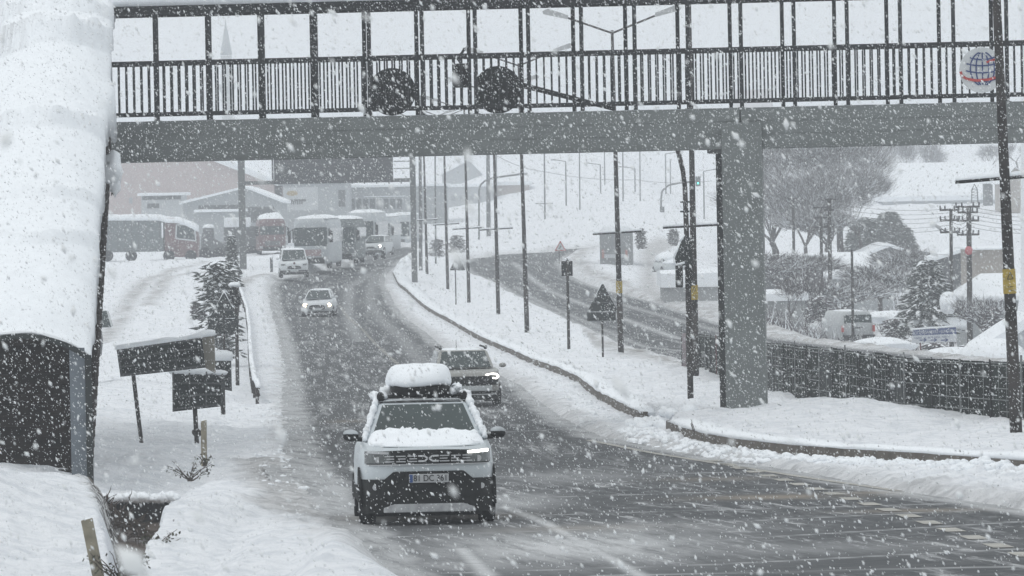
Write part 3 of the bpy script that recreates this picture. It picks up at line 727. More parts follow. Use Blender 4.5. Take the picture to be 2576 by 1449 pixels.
# ------------------------------------------------------------------ signal poles and signs
p = P(1738, 1026, 124); t = thing('traffic_signal', 'near traffic signal pole with curved top and snow capped sign, beside the bridge pillar', 'traffic signal', p)
k = kof(124)
def loc(u, v, d=124, o=None): q = P(u, v, d); return q-(o or p)
m_ = MB(); m_.tube((0, 0, -.4), loc(1731, 700), .075, .072, 10); m_.tube(loc(1731, 700), loc(1723, 470), .068, .06, 10)
m_.path([loc(1723, 470), loc(1718, 430), loc(1711, 400), loc(1700, 360), loc(1685, 320)], .058, 10); m_.build('pole', POLE, t, smooth=True)
m_ = MB()
for vv in (508, 532): m_.box(loc(1711, vv).x, loc(1738, vv).x, -.1, -.02, loc(1725, vv).z-.02, loc(1725, vv).z+.02)
m_.build('clamp', STEEL, t)
a_ = loc(1699, 668); b_ = loc(1742, 722)
m_ = MB(); m_.box(a_.x, a_.x+.17, -.22, .12, b_.z, a_.z); m_.box(a_.x+.27, b_.x, -.22, .12, b_.z+.02, a_.z); m_.build('signal_housing', BLACK, t, bevel=.02)
m_ = MB(); pts = [loc(1701, 668), loc(1697, 650), loc(1712, 610), loc(1724, 590), loc(1738, 600), loc(1742, 668)]
m_.prism([(q.x, q.z) for q in pts], 'y', -.14, -.09); m_.build('warning_plate', SIGNBK, t)
m_ = MB(); m_.path([q+Vector((0, -.11, 0)) for q in (loc(1699, 667), loc(1695, 650), loc(1711, 608), loc(1722, 590))], .035, 8); m_.path([loc(1700, 667)+Vector((0, -.13, 0)), loc(1722, 660)+Vector((0, -.13, 0))], .035, 8); m_.build('snow_rim', SNOW, t, smooth=True)

p = P(1431, 881, 190); t = thing('traffic_signal', 'small signal box on a slim pole in the median right of the unarmed lamp post', 'traffic signal', p)
k = 190
m_ = MB(); m_.tube((0, 0, -.4), loc(1427, 650, 190), .06, .05, 10); m_.build('pole', POLE, t)
a_, b_ = loc(1412, 657, 190), loc(1441, 694, 190)
m_ = MB(); m_.box(a_.x, b_.x, .05, .25, b_.z, a_.z); m_.build('signal_housing', BLACK, t, bevel=.02)
m_ = MB(); c_ = loc(1427, 652, 190); m_.blob((c_.x, .05, c_.z), (.13, .1, .06), 2); m_.build('snow_cap', SNOW, t, smooth=True)

def tri_sign(ub, vb, d, u0, u1, vt, vbot, label, plate=None, face=SIGNBK, rim=None, group=None):
    p = P(ub, vb, d); t = thing('triangle_sign', label, 'traffic sign', p, 0, group)
    um = (u0+u1)/2; q0, q1, q2 = P(u0, vbot, d)-p, P(u1, vbot, d)-p, P(um, vt, d)-p
    m_ = MB(); c = (q0+q1+q2)/3
    top = q2.z
    m_.tube((0, .05, -.4), (0, .05, (plate[1] if plate else c.z) if plate else c.z), .035, .035, 8); m_.build('pole', POLE, t)
    outline = []
    for q, nx in ((q0, q1), (q1, q2), (q2, q0)):
        L = (nx-q).length; outline += [q+(nx-q)*.06, q+(nx-q)*.94]
    m_ = MB(); m_.prism([(q.x, q.z) for q in outline], 'y', -.02, .02); pl = m_.build('sign_plate', face if not rim else rim, t)
    if not rim:
        m_ = MB()
        for f_ in (.3, .62): w_ = (q1.x-q0.x)*(.42-.36*f_); z_ = q0.z+(q2.z-q0.z)*f_; m_.box(c.x-w_, c.x+w_, -.045, -.021, z_-.018, z_+.018)
        m_.build('bracket', SILV if False else GREYD, pl)
    if rim:
        m_ = MB(); m_.prism([((q.x-c.x)*.72+c.x, (q.z-c.z)*.72+c.z) for q in outline], 'y', -.032, -.021); m_.build('sign_field', face, pl)
        m_ = MB(); m_.tube((c.x-.1, -.04, c.z-.1), (c.x+.08, -.04, c.z+.12), .03, .03, 5); m_.build('symbol', BLACK, pl)
    m_ = MB(); m_.path([q0+Vector((.05, .03, .03)), q2+Vector((0, .03, .03)), q1+Vector((-.05, .03, .03))], .018, 6); m_.build('snow_rim', SNOW, t, smooth=True)
    return t, p
# large sign with plate under it
t, p = tri_sign(1517, 906, 176, 1478, 1554, 711, 783, 'large triangular sign back with a plate under it, in the median')
a_, b_ = P(1477, 785, 176)-p, P(1549, 806, 176)-p
m_ = MB(); m_.box(a_.x, b_.x, -.02, .02, b_.z, a_.z-.02); m_.build('lower_plate', SIGNBK, t)
tri_sign(1147, 756, 290, 1131, 1171, 641, 680, 'small triangular sign back between two slim lamp posts')
tri_sign(1407, 662, 400, 1395, 1424, 605, 631, 'red rimmed warning triangle beside the far road bend', face=PALE, rim=REDP)
t, p = tri_sign(565, 905, 152, 527, 600, 735, 800, 'dark triangular sign back with a wide plate, in front of the roadside fir')
a_, b_ = P(523, 802, 152)-p, P(600, 838, 152)-p
m_ = MB(); m_.box(a_.x, b_.x, -.02, .02, b_.z, a_.z-.01); m_.build('lower_plate', SIGNBK, t)
tri_sign(600, 760, 230, 575, 612, 655, 690, 'snowy triangular sign back high above the guard rail', group=None)

# poles and boards left of the road
p = P(597, 945, 157); t = thing('signal_pole', 'slim pole with small dark boxes beside the left guard rail', 'pole', p)
m_ = MB(); m_.tube((0, 0, -.4), P(594, 705, 157)-p, .06, .05, 9); m_.build('pole', POLE, t)
m_ = MB()
for (u0, u1, v0, v1) in ((578, 592, 722, 742), (583, 606, 744, 768)):
    a_, b_ = P(u0, v0, 157)-p, P(u1, v1, 157)-p; m_.box(a_.x, b_.x, -.16, .1, b_.z, a_.z)
m_.build('signal_housing', BLACK, t, bevel=.02)
m_ = MB(); c_ = P(590, 716, 157)-p; m_.blob(c_, (.2, .15, .09), 3); m_.build('snow_cap', SNOW, t, smooth=True)

def slab(u, d, quad, thick, m, name, t, p):
    pts = [P(a, b, d)-p for a, b in quad]; m_ = MB(); m_.prism([(q.x, q.z) for q in pts], 'y', 0, thick); o_ = m_.build(name, m, t)
    if name == 'board':
        m_ = MB(); A_, B_, C_, D_ = pts
        for f_ in (.06, .36, .66, .94):
            a_ = A_.lerp(D_, f_); b_ = B_.lerp(C_, f_); flat_line(m_, [(a_.x+.02, a_.z), (b_.x-.02, b_.z)], .035, -.02)
        for f_ in (.02, .34, .67, .98):
            a_ = A_.lerp(B_, f_); b_ = D_.lerp(C_, f_); flat_line(m_, [(a_.x, a_.z+.02), (b_.x, b_.z-.02)], .03, -.032)
        m_.build('frame_ribs', mat('rib_grey', (.06, .066, .066), .6, .1, .3, 3), o_)
    return o_
p = P(355, 1104, 99); t = thing('information_board', 'wide tilted dark board on a leaning leg with snow along its top', 'board', p)
slab(0, 99, [(303, 948), (517, 925), (507, 848), (293, 878)], .08, SIGNBK, 'board', t, p)
slab(0, 99.08, [(518, 926), (541, 938), (538, 846), (508, 845)], .3, mat('beige_panel', (.17, .16, .135), .7, 0, .25, 3), 'end_panel', t, p)
q = [P(u, v, 99)-p for u, v in ((355, 1110), (345, 1030), (335, 945))]
m_ = MB(); m_.path([Vector((q[0].x, .06, -.4))]+[Vector((a.x, .06, a.z)) for a in q], .04, 8); m_.build('leg', POLE, t)
g = []
for f in np.linspace(0, 1, 30):
    a_ = P(290+250*f, 879-36*f, 99)-p; h = .05+.05*float(vnoise(f*6, 1, 4))+.05*math.exp(-((f-.93)/.08)**2)
    g.append([(a_.x, -.03, a_.z-.01), (a_.x, -.04, a_.z+h*.6), (a_.x, .08, a_.z+h), (a_.x, .3, a_.z+h*.6), (a_.x, .32, a_.z-.01)])
m_ = MB(); m_.rings(g); m_.build('snow_cap', SNOW, t, smooth=True)
p = P(495, 1086, 100.5); t = thing('information_board', 'dark square board half buried in snow behind the wooden post', 'board', p)
slab(0, 100.5, [(434, 1036), (560, 1022), (562, 935), (433, 926)], .1, SIGNBK, 'board', t, p)
m_ = MB(); a_ = P(490, 1030, 100.5)-p; m_.tube((0, .05, -.4), (a_.x, .05, a_.z), .045, .045, 8); m_.blob((0, .05, -.02), (.1, .08, .08), 4); m_.build('leg', POLE, t)
m_ = MB(); 
for f in np.linspace(0, 1, 9):
    a_ = P(440+115*f, 934+4*f, 100.5)-p; m_.blob((a_.x, .05, a_.z), (.14, .09, .05+.03*rnd.random()), int(f*9))
m_.build('snow_cap', SNOW, t, smooth=True)
p = P(560, 985, 112); t = thing('information_board', 'small dark board behind the two others, next to the guard rail', 'board', p)
slab(0, 112, [(527, 972), (583, 984), (581, 906), (530, 903)], .1, SIGNBK, 'board', t, p)
m_ = MB(); m_.tube((0, .06, -.5), (0, .06, .3), .05, .05, 8); m_.build('leg', POLE, t)
m_ = MB(); g = []
for f in np.linspace(0, 1, 12):
    a_ = P(529+55*f, 905, 112)-p; g.append([(a_.x, -.05, a_.z-.02), (a_.x, -.05, a_.z+.08), (a_.x, .15, a_.z+.16+.05*math.sin(f*3)), (a_.x, .2, a_.z-.02)])
m_.rings(g); m_.build('snow_cap', SNOW, t, smooth=True)
for (u, v, d, sc, lab) in ((597, 712, 236, .6, 'crooked snow laden sign plate above the fir at the road edge'), (527, 705, 250, .9, 'dark square sign plate standing behind the fir')):
    p = P(u, v, d); t = thing('sign_plate', lab, 'traffic sign', p)
    m_ = MB(); m_.prism([(-.3*sc, -.35*sc), (.32*sc, -.25*sc), (.26*sc, .4*sc), (-.36*sc, .3*sc)], 'y', 0, .04); m_.build('plate', SIGNBK, t)
    m_ = MB(); m_.tube((0, .06, -3), (0, .06, .2), .04, .04, 6); m_.build('pole', POLE, t)

# guard rail with snow
gr = poly([(600, 700), (590, 722), (606, 755), (622, 800), (628, 850), (630, 900), (634, 950), (642, 1000), (652, 1018)])
t = thing('guard_rail', 'dark guard rail with snow on it curving along the left road edge', 'guard rail', (gr[4][0], gr[4][1], gz(*gr[4])))
o = Vector(t.location); q = []
for (x0, y0), (x1, y1) in zip(gr[:-1], gr[1:]):
    kk = max(1, int(math.hypot(x1-x0, y1-y0)/2)); q += [(x0+(x1-x0)*i/kk, y0+(y1-y0)*i/kk) for i in range(kk)]
q.append(tuple(gr[-1])); mr, ms = MB(), MB(); R, R2 = [], []
for i, (x, y) in enumerate(q):
    z = gz(x, y)+.02
    R.append([Vector((x+a, y, z+b))-o for a, b in ((-.03, .18), (.04, .22), (.0, .30), (.04, .38), (-.03, .44))])
    h = .05+.09*float(vnoise(i*.9, 3, 8)); R2.append([Vector((x+a, y, z+b))-o for a, b in ((-.08, .44), (-.07, .44+h), (.05, .44+h), (.08, .42))])
    if i % 2 == 0:
        m_ = MB(); a_ = Vector((x-.05, y+.05, z-.3))-o; m_.tube(a_, a_+Vector((0, 0, .72)), .05, .05, 6); m_.build('post', POLE, t)
mr.rings(R); mr.build('beam', POLE, t); ms.rings(R2); ms.build('snow_cap', SNOW, t, smooth=True)

# wooden posts
def wpost(u0, v0, u1, v1, d, w, label):
    a_, b_ = P(u0, v0, d), P(u1, v1, d); a2 = a_+(a_-b_)*.25
    t = thing('wooden_post', label, 'post', a_); m_ = MB(); q0, q1 = a2-a_, b_-a_
    m_.add([(q.x+s, y, q.z+(s*.2 if q is q1 else 0)) for q in (q0, q1) for s, y in ((-w/2, 0), (w/2, 0), (w/2, w), (-w/2, w))], [(0, 1, 5, 4), (1, 2, 6, 5), (2, 3, 7, 6), (3, 0, 4, 7), (4, 5, 6, 7), (3, 2, 1, 0)])
    m_.build('timber', WOOD, t, bevel=.01)
    m_ = MB(); m_.blob((q1.x, w*.6, q1.z-.005), (w*.45, w*.45, .02), 3); m_.build('snow_cap', SNOW, t, smooth=True)
wpost(247, 1455, 217, 1307, 58, .125, 'leaning weathered wooden post by the ditch at lower left')
wpost(513, 1150, 512, 1058, 82, .09, 'upright wooden post behind the dry bush, near the half buried board')

# ditch: culvert, water
p = P(338, 1312, 79.6); t = thing('culvert', 'dark culvert opening in the ditch below the covered stairs', 'culvert', p)
m_ = MB(); a_ = P(236, 1254, 79.6)-p; b_ = P(424, 1256, 79.6)-p
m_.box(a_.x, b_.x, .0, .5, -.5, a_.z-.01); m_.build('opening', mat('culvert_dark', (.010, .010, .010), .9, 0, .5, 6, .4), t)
m_ = MB()
for i in range(30):
    f = i/29; m_.blob((a_.x-.1+(b_.x-a_.x+.2)*f, .03, a_.z-.02+.03*rnd.random()), (.09, .16, .05+.04*rnd.random()), i, .5, 10, 7)
m_.build('snow_cap', SNOW, t, smooth=True)
wz = P(320, 1380, 74).z+.02
m_ = MB(); m_.add([(x, y, wz+.0) for x, y in ((-6.6, 80.3), (-5.0, 80.3), (-4.2, 61), (-5.2, 61))], [(0, 3, 2, 1)])
set_props(m_.build('ditch_water', WATER), kind='structure', label='muddy water lying in the ditch')

def dry_bush(u, v, d, h, w, n, label, leaves=True, seed=1, spread=1., name='dry_bush', cat='bush'):
    r = random.Random(seed); p = P(u, v, d); p.z -= .05; t = thing(name, label, cat, p)
    ms, ml = MB(), MB()
    for i in range(n):
        a = r.uniform(-1, 1)*spread; q = Vector((r.uniform(-.1, .1)*w, r.uniform(-.1, .1), 0)); dr = Vector((a*w, r.uniform(-.4, .4)*w, h*r.uniform(.5, 1)))/4
        for k_ in range(4):
            q2 = q+dr+Vector((r.uniform(-1, 1), r.uniform(-1, 1), r.uniform(-.6, .6)-(.25*k_ if k_ > 1 else 0)))*h*.09
            ms.tube(q, q2, .011-.002*k_, .009-.002*k_, 5)
            if leaves and k_ > 0:
                for _ in range(2):
                    c = q2+Vector((r.uniform(-.04, .04), r.uniform(-.04, .04), r.uniform(-.06, .02))); e = Vector((r.uniform(-1, 1), r.uniform(-.5, .5), r.uniform(-1.5, .2))).normalized()*.05
                    s = Vector((r.uniform(-1, 1), r.uniform(-1, 1), .2)).normalized()*.018
                    ml.add([c, c+e*.5+s, c+e, c+e*.5-s, c+e*.5+Vector((0, .006, .004))], [(0, 1, 2, 4), (0, 4, 2, 3)])
            q = q2
    ms.build('stems', DRY, t)
    if leaves: ml.build('leaves', LEAF, t)
    return t
dry_bush(478, 1202, 80, .38, .42, 12, 'dry leafy bush reaching left below the upright wooden post', True, 3)
dry_bush(515, 1165, 81, .25, .14, 7, 'small brown tuft growing at the foot of the upright wooden post', True, 5)
dry_bush(395, 1375, 62, .30, .30, 16, 'dark dry bush on the ditch bank at lower left', True, 8)
dry_bush(430, 1340, 64, .25, .18, 7, 'thin dry sprig standing above the ditch bank', True, 12)
dry_bush(300, 1452, 58, .38, .34, 22, 'leafy brown bush at the bottom edge beside the leaning post', True, 9)
dry_bush(345, 1435, 60, .28, .22, 14, 'low leafy clump right of the bottom edge bush', True, 19)
dry_bush(330, 1262, 79, .34, .04, 2, 'single bare twig rising over the culvert', False, 14, name='bare_twig', cat='twig')
dry_bush(270, 1250, 79, .25, .1, 2, 'short dark twig left of the culvert', False, 15, name='bare_twig', cat='twig')
dry_bush(2080, 1068, 112, .34, .3, 3, 'bare twig in the snow right of the bridge pillar', False, 17, name='bare_twig', cat='twig')
dry_bush(1745, 1082, 90, .28, .06, 3, 'dry grass stalk left of the bridge pillar', False, 18, name='grass_stalk', cat='plant')
# tangle of dead stems on the ditch slope
r = random.Random(5); m_ = MB()
for i in range(260):
    f = r.random(); c = P(225+130*f+r.uniform(-10, 30), 1262+88*f+r.uniform(-14, 14), 79.6-5.0*f)
    e = Vector((r.uniform(-.25, .25), r.uniform(-.3, .3), r.uniform(-.12, .2)))
    m_.tube(c, c+e, .012, .006, 4)
set_props(m_.build('dead_stems', DRY), 'tangle of dead brown stems on the ditch slope', None, kind='stuff')

# ------------------------------------------------------------------ construction fence at the right
fz = [((1725, 958), 158), ((1920, 1010), 131), ((2280, 1079), 107), ((2576, 1108), 98), ((2900, 1140), 91)]
fp = [P(a[0], a[1], d) for a, d in fz]
t = thing('site_fence', 'dark sheet fence on snowy ground right of the bridge pillar', 'fence', fp[1]); o = Vector(fp[1]); q = []
for a_, b_ in zip(fp[:-1], fp[1:]):
    kk = max(1, round((b_-a_).length/2.15)); q += [a_+(b_-a_)*(i/kk) for i in range(kk)]
q.append(fp[-1]); r = random.Random(3)
for i, (a_, b_) in enumerate(zip(q[:-1], q[1:])):
    dv = (b_-a_); L = dv.length; h = 1.5+r.uniform(-.03, .03); A0 = a_-o
    M = Matrix.Translation(A0) @ Matrix(((dv.x/L, -dv.y/L, 0, 0), (dv.y/L, dv.x/L, 0, 0), (dv.z/L, 0, 1, 0), (0, 0, 0, 1)))
    m_ = MB(); n_ = 4; 
    for j in range(n_):
        x0 = L*j/n_; x1 = L*(j+1)/n_; yy = .02 if j % 2 else 0
        m_.box(x0, x1-.004, yy*.3, yy*.3+.02, -.6, h+r.uniform(-.012, .012), M)
    m_.build('panel', FENCEM if r.random() > .2 else mat('fence_sheet_grey', (.040, .045, .045), .8, 0, .5, 2, spec=.1), t)
    m_ = MB()
    for z in (.08, .30, .52, .74, .96, 1.18, 1.40):
        if r.random() > .22: m_.box(L*r.choice((0, 0, .3)), L*r.choice((1, 1, .7)), -.010, -.003, z-.009, z+.009, M)
    for x in (L*.25, L*.5, L*.75):
        if r.random() > .3: m_.box(x-.010, x+.010, -.016, -.0105, 0, h-.03, M)
    m_.box(0, L, -.02, -.003, h-.05, h-.03, M)
    m_.build('panel_rail', mat('frosted_wire', (.20, .215, .21), .7, 0, .5, 5), t)
    m_ = MB(); m_.box(-.035, .035, -.04, -.018, -.6, h+(.12 if i % 4 == 0 else .03), M); m_.build('post', (RUST if i == 6 else BLACK if i % 2 else FENCEL), t)
p = P(1722, 945, 156); t = thing('marker_board', 'narrow red and white marker board at the left end of the site fence', 'marker board', p)
m_ = MB(); m_.box(-.06, .06, 0, .04, -.3, P(1720, 838, 156).z-p.z); m_.build('board', mat('marker_pink', (.35, .30, .32), .6, 0, .3, 4), t)
m_ = MB(); m_.box(-.08, -.061, -.01, .05, -.3, 1.5); m_.build('edge', POLE, t)

# ------------------------------------------------------------------ vehicles
def sup(w, l, n, N=40):
    out = []
    for i in range(N):
        a = 2*math.pi*i/N; c, s = math.cos(a), math.sin(a)
        out.append((w*math.copysign(abs(c)**(2/n), c), l*math.copysign(abs(s)**(2/n), s)))
    return out
def ring_body(w, l, n, levels, ztop=None, N=56):
    """levels: (z, inset_x, inset_y); ring centre at y=l (nose at y=0)"""
    R = []
    for z, ix, iy in levels:
        row = []
        for x, y in sup(w-ix, l-iy, n, N):
            yy = y+l; zz = z if ztop is None else min(z, ztop(yy)+(z-levels[-1][0])*.0)
            row.append((x, yy, zz))
        R.append(row)
    return R
def nose_y(x, w, l, n): return l-l*max(0, 1-abs(x/w)**n)**(1/n)
def patch(mb, x0, x1, zlo, zhi, w, l, n, proud=.015, th=.06, N=14, setback=0, tilt=0):
    """a panel that follows the curve of the nose; zlo/zhi may be functions of x"""
    f = (lambda q: q) ; R = []
    for i in range(N+1):
        x = x0+(x1-x0)*i/N; y = nose_y(x, w, l, n)+setback-proud
        a = zlo(x) if callable(zlo) else zlo; b = zhi(x) if callable(zhi) else zhi
        R.append([(x, y, a), (x, y+tilt, b), (x, y+th+tilt, b), (x, y+th, a)])
    mb.rings(R); return mb
def wheel(t, x, y, r, w, rim=SILV):
    m_ = MB(); s = 1 if x > 0 else -1
    prof = [(0, r*.62), (0, r*.93), (.03, r), (w-.03, r), (w, r*.93), (w, r*.6)]
    R = []
    for dx, rr in prof: R.append([(x+s*(dx-w), y+rr*math.cos(2*math.pi*i/20), r+rr*math.sin(2*math.pi*i/20)) for i in range(20)])
    m_.rings(R); o = m_.build('wheel', RUBBER, t, smooth=True)
    m_ = MB(); m_.tube((x+s*-.03, y, r), (x+s*.004, y, r), r*.6, r*.55, 14); m_.build('rim', rim, o)
    return o
def cabin(t, pts, roofm, glassm=GLASS, snow=0, sidewin=True):
    """pts: base front, roof front, roof rear, base rear as (y, z, half width)"""
    (y0, z0, w0), (y1, z1, w1), (y2, z2, w2), (y3, z3, w3) = pts
    m_ = MB(); V = [(-w0, y0, z0), (w0, y0, z0), (w1, y1, z1), (-w1, y1, z1), (w2, y2, z2), (-w2, y2, z2), (w3, y3, z3), (-w3, y3, z3)]
    m_.add(V, [(0, 1, 2, 3), (3, 2, 4, 5), (5, 4, 6, 7), (0, 3, 5, 7), (1, 6, 4, 2), (0, 7, 6, 1)]); c = m_.build('cabin', roofm, t, bevel=.07, seg=3)
    def quad(a, b, cc, d, ins, off, nm):
        a, b, cc, d = map(Vector, (a, b, cc, d)); m = (a+b+cc+d)/4; nn = (b-a).cross(d-a).normalized()
        q = [m+(p-m)*ins+nn*off for p in (a, b, cc, d)]; q2 = [p-nn*.03 for p in q]
        m_ = MB(); m_.add(q+q2, [(0, 1, 2, 3), (7, 6, 5, 4), (0, 4, 5, 1), (1, 5, 6, 2), (2, 6, 7, 3), (3, 7, 4, 0)]); return m_.build(nm, glassm, t, bevel=.02)
    ws = quad(V[0], V[1], V[2], V[3], .90, .012, 'windshield')
    quad(V[7], V[5], V[4], V[6], .82, .012, 'rear_window')
    if sidewin:
        quad(V[1], V[6], V[4], V[2], .84, .012, 'side_window'); quad(V[7], V[0], V[3], V[5], .84, .012, 'side_window')
    if snow:
        m_ = MB(); g = []
        for i in range(13):
            f = i/12; y = y1+.05+(y2-y1-.1)*f; row = []
            for j in range(11):
                s = -1+2*j/10; e = (1-abs(s)**4)*(1-abs(2*f-1)**6); row.append((s*(w1-.03), y, z1+(z2-z1)*f-.03+snow*e*(1+.5*float(fbm(s*3, f*3, 3)))+.02))
            row = [(row[0][0], y, z1-.06)]+row+[(row[-1][0], y, z1-.06)]; g.append(row)
        m_.rings(g); m_.build('roof_snow', SNOW, t, smooth=True)
    return c

# --- the near SUV
X0, D0 = G(1071, 1322); t = thing('suv', 'white SUV with a snow covered roof box, nearest car on the road', 'car', (X0, D0, float(road_z(X0, D0))+.004), math.radians(3.2))
t.rotation_euler[0] = math.radians(-1.6); t.location.x += .05; t.scale = (.955, .955, .96)
w, l, n = .905, 2.17, 5.2
SUVW = mat('suv_white', (.50, .545, .57), .3, 0, .08, 1.4)
ztop = lambda y: .985+.13*min(1, max(0, y/1.0))-(.0)
R = []
for z, ix, iy in ((.30, .05, .16), (.40, .01, .08), (.55, .0, .02), (.80, .0, .0), (.93, .02, .03), (1.0, .07, .10)):
    row = []
    for x, y in sup(w-ix, l-iy, n, 72):
        yy = y+l; row.append((x, yy, z+(max(0, z-.8)/.2)*(.10*min(1, max(0, yy/1.1)))))
    R.append(row)
m_ = MB(); m_.rings(R); m_.build('body', SUVW, t, smooth=True)
# bonnet with raised shoulders
m_ = MB(); g = []
for i in range(15):
    y = .16+1.02*i/14; row = []
    for j in range(17):
        s = -1+2*j/16; x = s*.80*(1-.03*i/14); yy = max(y, nose_y(x, .84, 2.1, 5)+.13)
        row.append((x, yy, 1.015+.125*(i/14)**.8+.03*abs(s)**2*(1-abs(s)**8)-.05*abs(s)**10))
    g.append(row)
m_.grid(g); o_ = m_.build('bonnet', SUVW, t, smooth=True)
cabin(t, [(1.02, 1.10, .79), (1.62, 1.585, .605), (3.55, 1.60, .60), (4.2, 1.08, .74)], SUVW)
# dark cladding: lower bumper with humps for the plate area
def btop(x):
    a = abs(x); return .60+.11*float(sstep(.62, .50, a)) if a < .62 else .60-.0*float(a)
def btop(x):
    a = abs(x)
    if a < .46: return .705
    if a < .58: return .705-(a-.46)/.12*.10
    if a < .68: return .605
    return .605-.02*(a-.68)
bumperm = mat('black_cladding', (.012, .013, .013), .75, 0, .5, 6, .4, spec=.12)
m_ = MB(); patch(m_, -.872, .872, lambda x: .25-.09*float(sstep(.52, .66, abs(x))), btop, w, l, n, .022, .10, 60); m_.build('bumper', bumperm, t)
m_ = MB(); patch(m_, -.60, .60, .17, lambda x: .315-.06*float(sstep(.45, .6, abs(x))), w, l, n, .045, .05, 24, tilt=.03); m_.build('skid_plate', mat('dirty_silver', (.28, .29, .30), .6, .1, .35, 9), t, bevel=.01)
m_ = MB(); patch(m_, -.70, .70, .12, .21, w, l, n, -.10, .4, 10); m_.build('undertray', BLACK, t)
# radiator grille
m_ = MB(); patch(m_, -.81, .81, .80, lambda x: .985-.03*abs(x)**2, w, l, n, .026, .06, 40); gr_ = m_.build('grille', BLACK, t)
for sx_ in (-1, 1):
    m_ = MB()
    for c0 in (.15, .30, .45):
        for zz in (.835, .87, .905):
            if zz == .87: x0, x1 = c0+.0, c0+.10
            else: x0, x1 = c0, c0+.125
            a_, b_ = sorted((sx_*x0, sx_*x1)); patch(m_, a_, b_, zz-.007, zz+.007, w, l, n, .036, .012, 3)
    m_.build('grille_bars', SILV, gr_)
m_ = MB(); y_ = nose_y(0, w, l, n)-.045
for sx_ in (-1, 1):   # central badge: two facing brackets
    flat_line(m_, [(sx_*.135, .905), (sx_*.05, .905), (sx_*.012, .872), (sx_*.05, .838), (sx_*.135, .838)], .022, y_)
m_.build('badge', CHROME, gr_)
m_ = MB(); patch(m_, -.8, .8, .786, .80, w, l, n, .03, .04, 20); m_.build('grille_sill', SILV, gr_)
for sx_ in (-1, 1):
    a_, b_ = sorted((sx_*.50, sx_*.83)); m_ = MB(); patch(m_, a_, b_, .812, .975, w, l, n, .034, .04, 10)
    hl = m_.build('headlight', mat('headlight_glass', (.10, .11, .11), .15, 0, .5, 9), t, bevel=.008)
    m_ = MB(); patch(m_, min(sx_*.52, sx_*.80), max(sx_*.52, sx_*.80), lambda x: .905+.05*abs(x), lambda x: .925+.07*abs(x), w, l, n, .046, .012, 8)
    m_.build('light_strip', LAMP if sx_ > 0 else SILV, hl)
    m_ = MB(); m_.tube((sx_*.66, nose_y(.66, w, l, n)-.042, .86), (sx_*.66, nose_y(.66, w, l, n)-.02, .86), .042, .042, 14); m_.build('lens', SILV, hl)
    # fog light
    yy = nose_y(.70, w, l, n)-.035; m_ = MB(); m_.tube((sx_*.70, yy, .50), (sx_*.70, yy+.04, .50), .038, .038, 14); m_.build('fog_light', SILV, t)
    m_ = MB(); patch(m_, min(sx_*.60, sx_*.84), max(sx_*.60, sx_*.84), .40, .56, w, l, n, .027, .02, 8); m_.build('fog_recess', BLACK, t)
    # side cladding, mirror, roof rail
    m_ = MB(); m_.box(sx_*.895-.02, sx_*.895+.02, .55, 3.9, .30, .50); m_.build('side_cladding', bumperm, t)
    for ya in (.84, 3.42):
        m_ = MB(); R = []
        for a in np.linspace(-.25, math.pi+.25, 14): R.append([(sx_*.88, ya+.41*math.cos(a), .35+.41*math.sin(a)), (sx_*.908, ya+.41*math.cos(a), .35+.41*math.sin(a)), (sx_*.908, ya+.35*math.cos(a), .35+.35*math.sin(a)), (sx_*.88, ya+.35*math.cos(a), .35+.35*math.sin(a))])
        m_.rings(R); m_.build('wheel_arch', bumperm, t); wheel(t, sx_*.90, ya, .345, .215)
    m_ = MB(); m_.blob((sx_*.985, 1.22, 1.165), (.105, .08, .075), 3, .08, 16, 10); mi = m_.build('mirror', bumperm, t, smooth=True)
    m_ = MB(); m_.blob((sx_*.985, 1.22, 1.195), (.100, .075, .055), 4, .10, 16, 10); m_.build('mirror_snow', mat('slushy_snow', (.42, .45, .47), .7, 0, .2, 9, .3), mi, smooth=True)
    m_ = MB(); m_.tube((sx_*.80, 1.25, 1.11), (sx_*.92, 1.22, 1.12), .03, .03); m_.build('mirror_arm', BLACK, mi)
    m_ = MB(); m_.blob((sx_*.56, 1.78, 1.66), (.055, .09, .075), 2, .1); m_.path([(sx_*.56, 1.8, 1.67), (sx_*.56, 3.3, 1.67)], .03, 8); m_.build('roof_rail', BLACK, t, smooth=True)
    # snow frozen on the pillar and rail
    m_ = MB(); pts_ = [(sx_*.80, 1.13, 1.14), (sx_*.72, 1.36, 1.36), (sx_*.645, 1.62, 1.57), (sx_*.60, 1.95, 1.68)]
    for a_, b_ in zip(pts_[:-1], pts_[1:]):
        for f in np.linspace(0, 1, 6)[:-1]:
            c_ = Vector(a_).lerp(Vector(b_), f); m_.blob(c_, (.035+.02*rnd.random(), .08, .045+.02*rnd.random()), rnd.randint(0, 99), .6, 9, 7)
    for f in np.linspace(0, 1, 12): m_.blob((sx_*(.60+.03*rnd.random()), 1.95+1.5*f, 1.68), (.055, .16, .05), rnd.randint(0, 99), .6, 9, 7)
    m_.build('side_snow', SNOW, t, smooth=True)
    for ya in (1.22, 3.0):  pass
# wipers, windscreen top band, plate
m_ = MB(); m_.tube((-.5, 1.10, 1.165), (.0, 1.13, 1.20), .010, .010, 5); m_.tube((.1, 1.10, 1.165), (.6, 1.13, 1.20), .010, .010, 5); m_.build('wiper', BLACK, t)
y_ = -.04; m_ = MB(); m_.box(-.26, .26, y_-.015, y_+.03, .555, .668); pl = m_.build('number_plate', mat('plate_white', (.40, .41, .42), .5, 0, .05, 3), t, bevel=.005)
m_ = MB(); m_.box(-.256, -.212, y_-.019, y_-.0155, .560, .663); m_.build('blue_band', mat('plate_blue', (.03, .07, .20), .5), pl)
text_mesh('81 DC 361', .115, BLACK, pl, Matrix.Translation((.022, y_-.02, .611)) @ FACE, width=.43, extrude=.003)
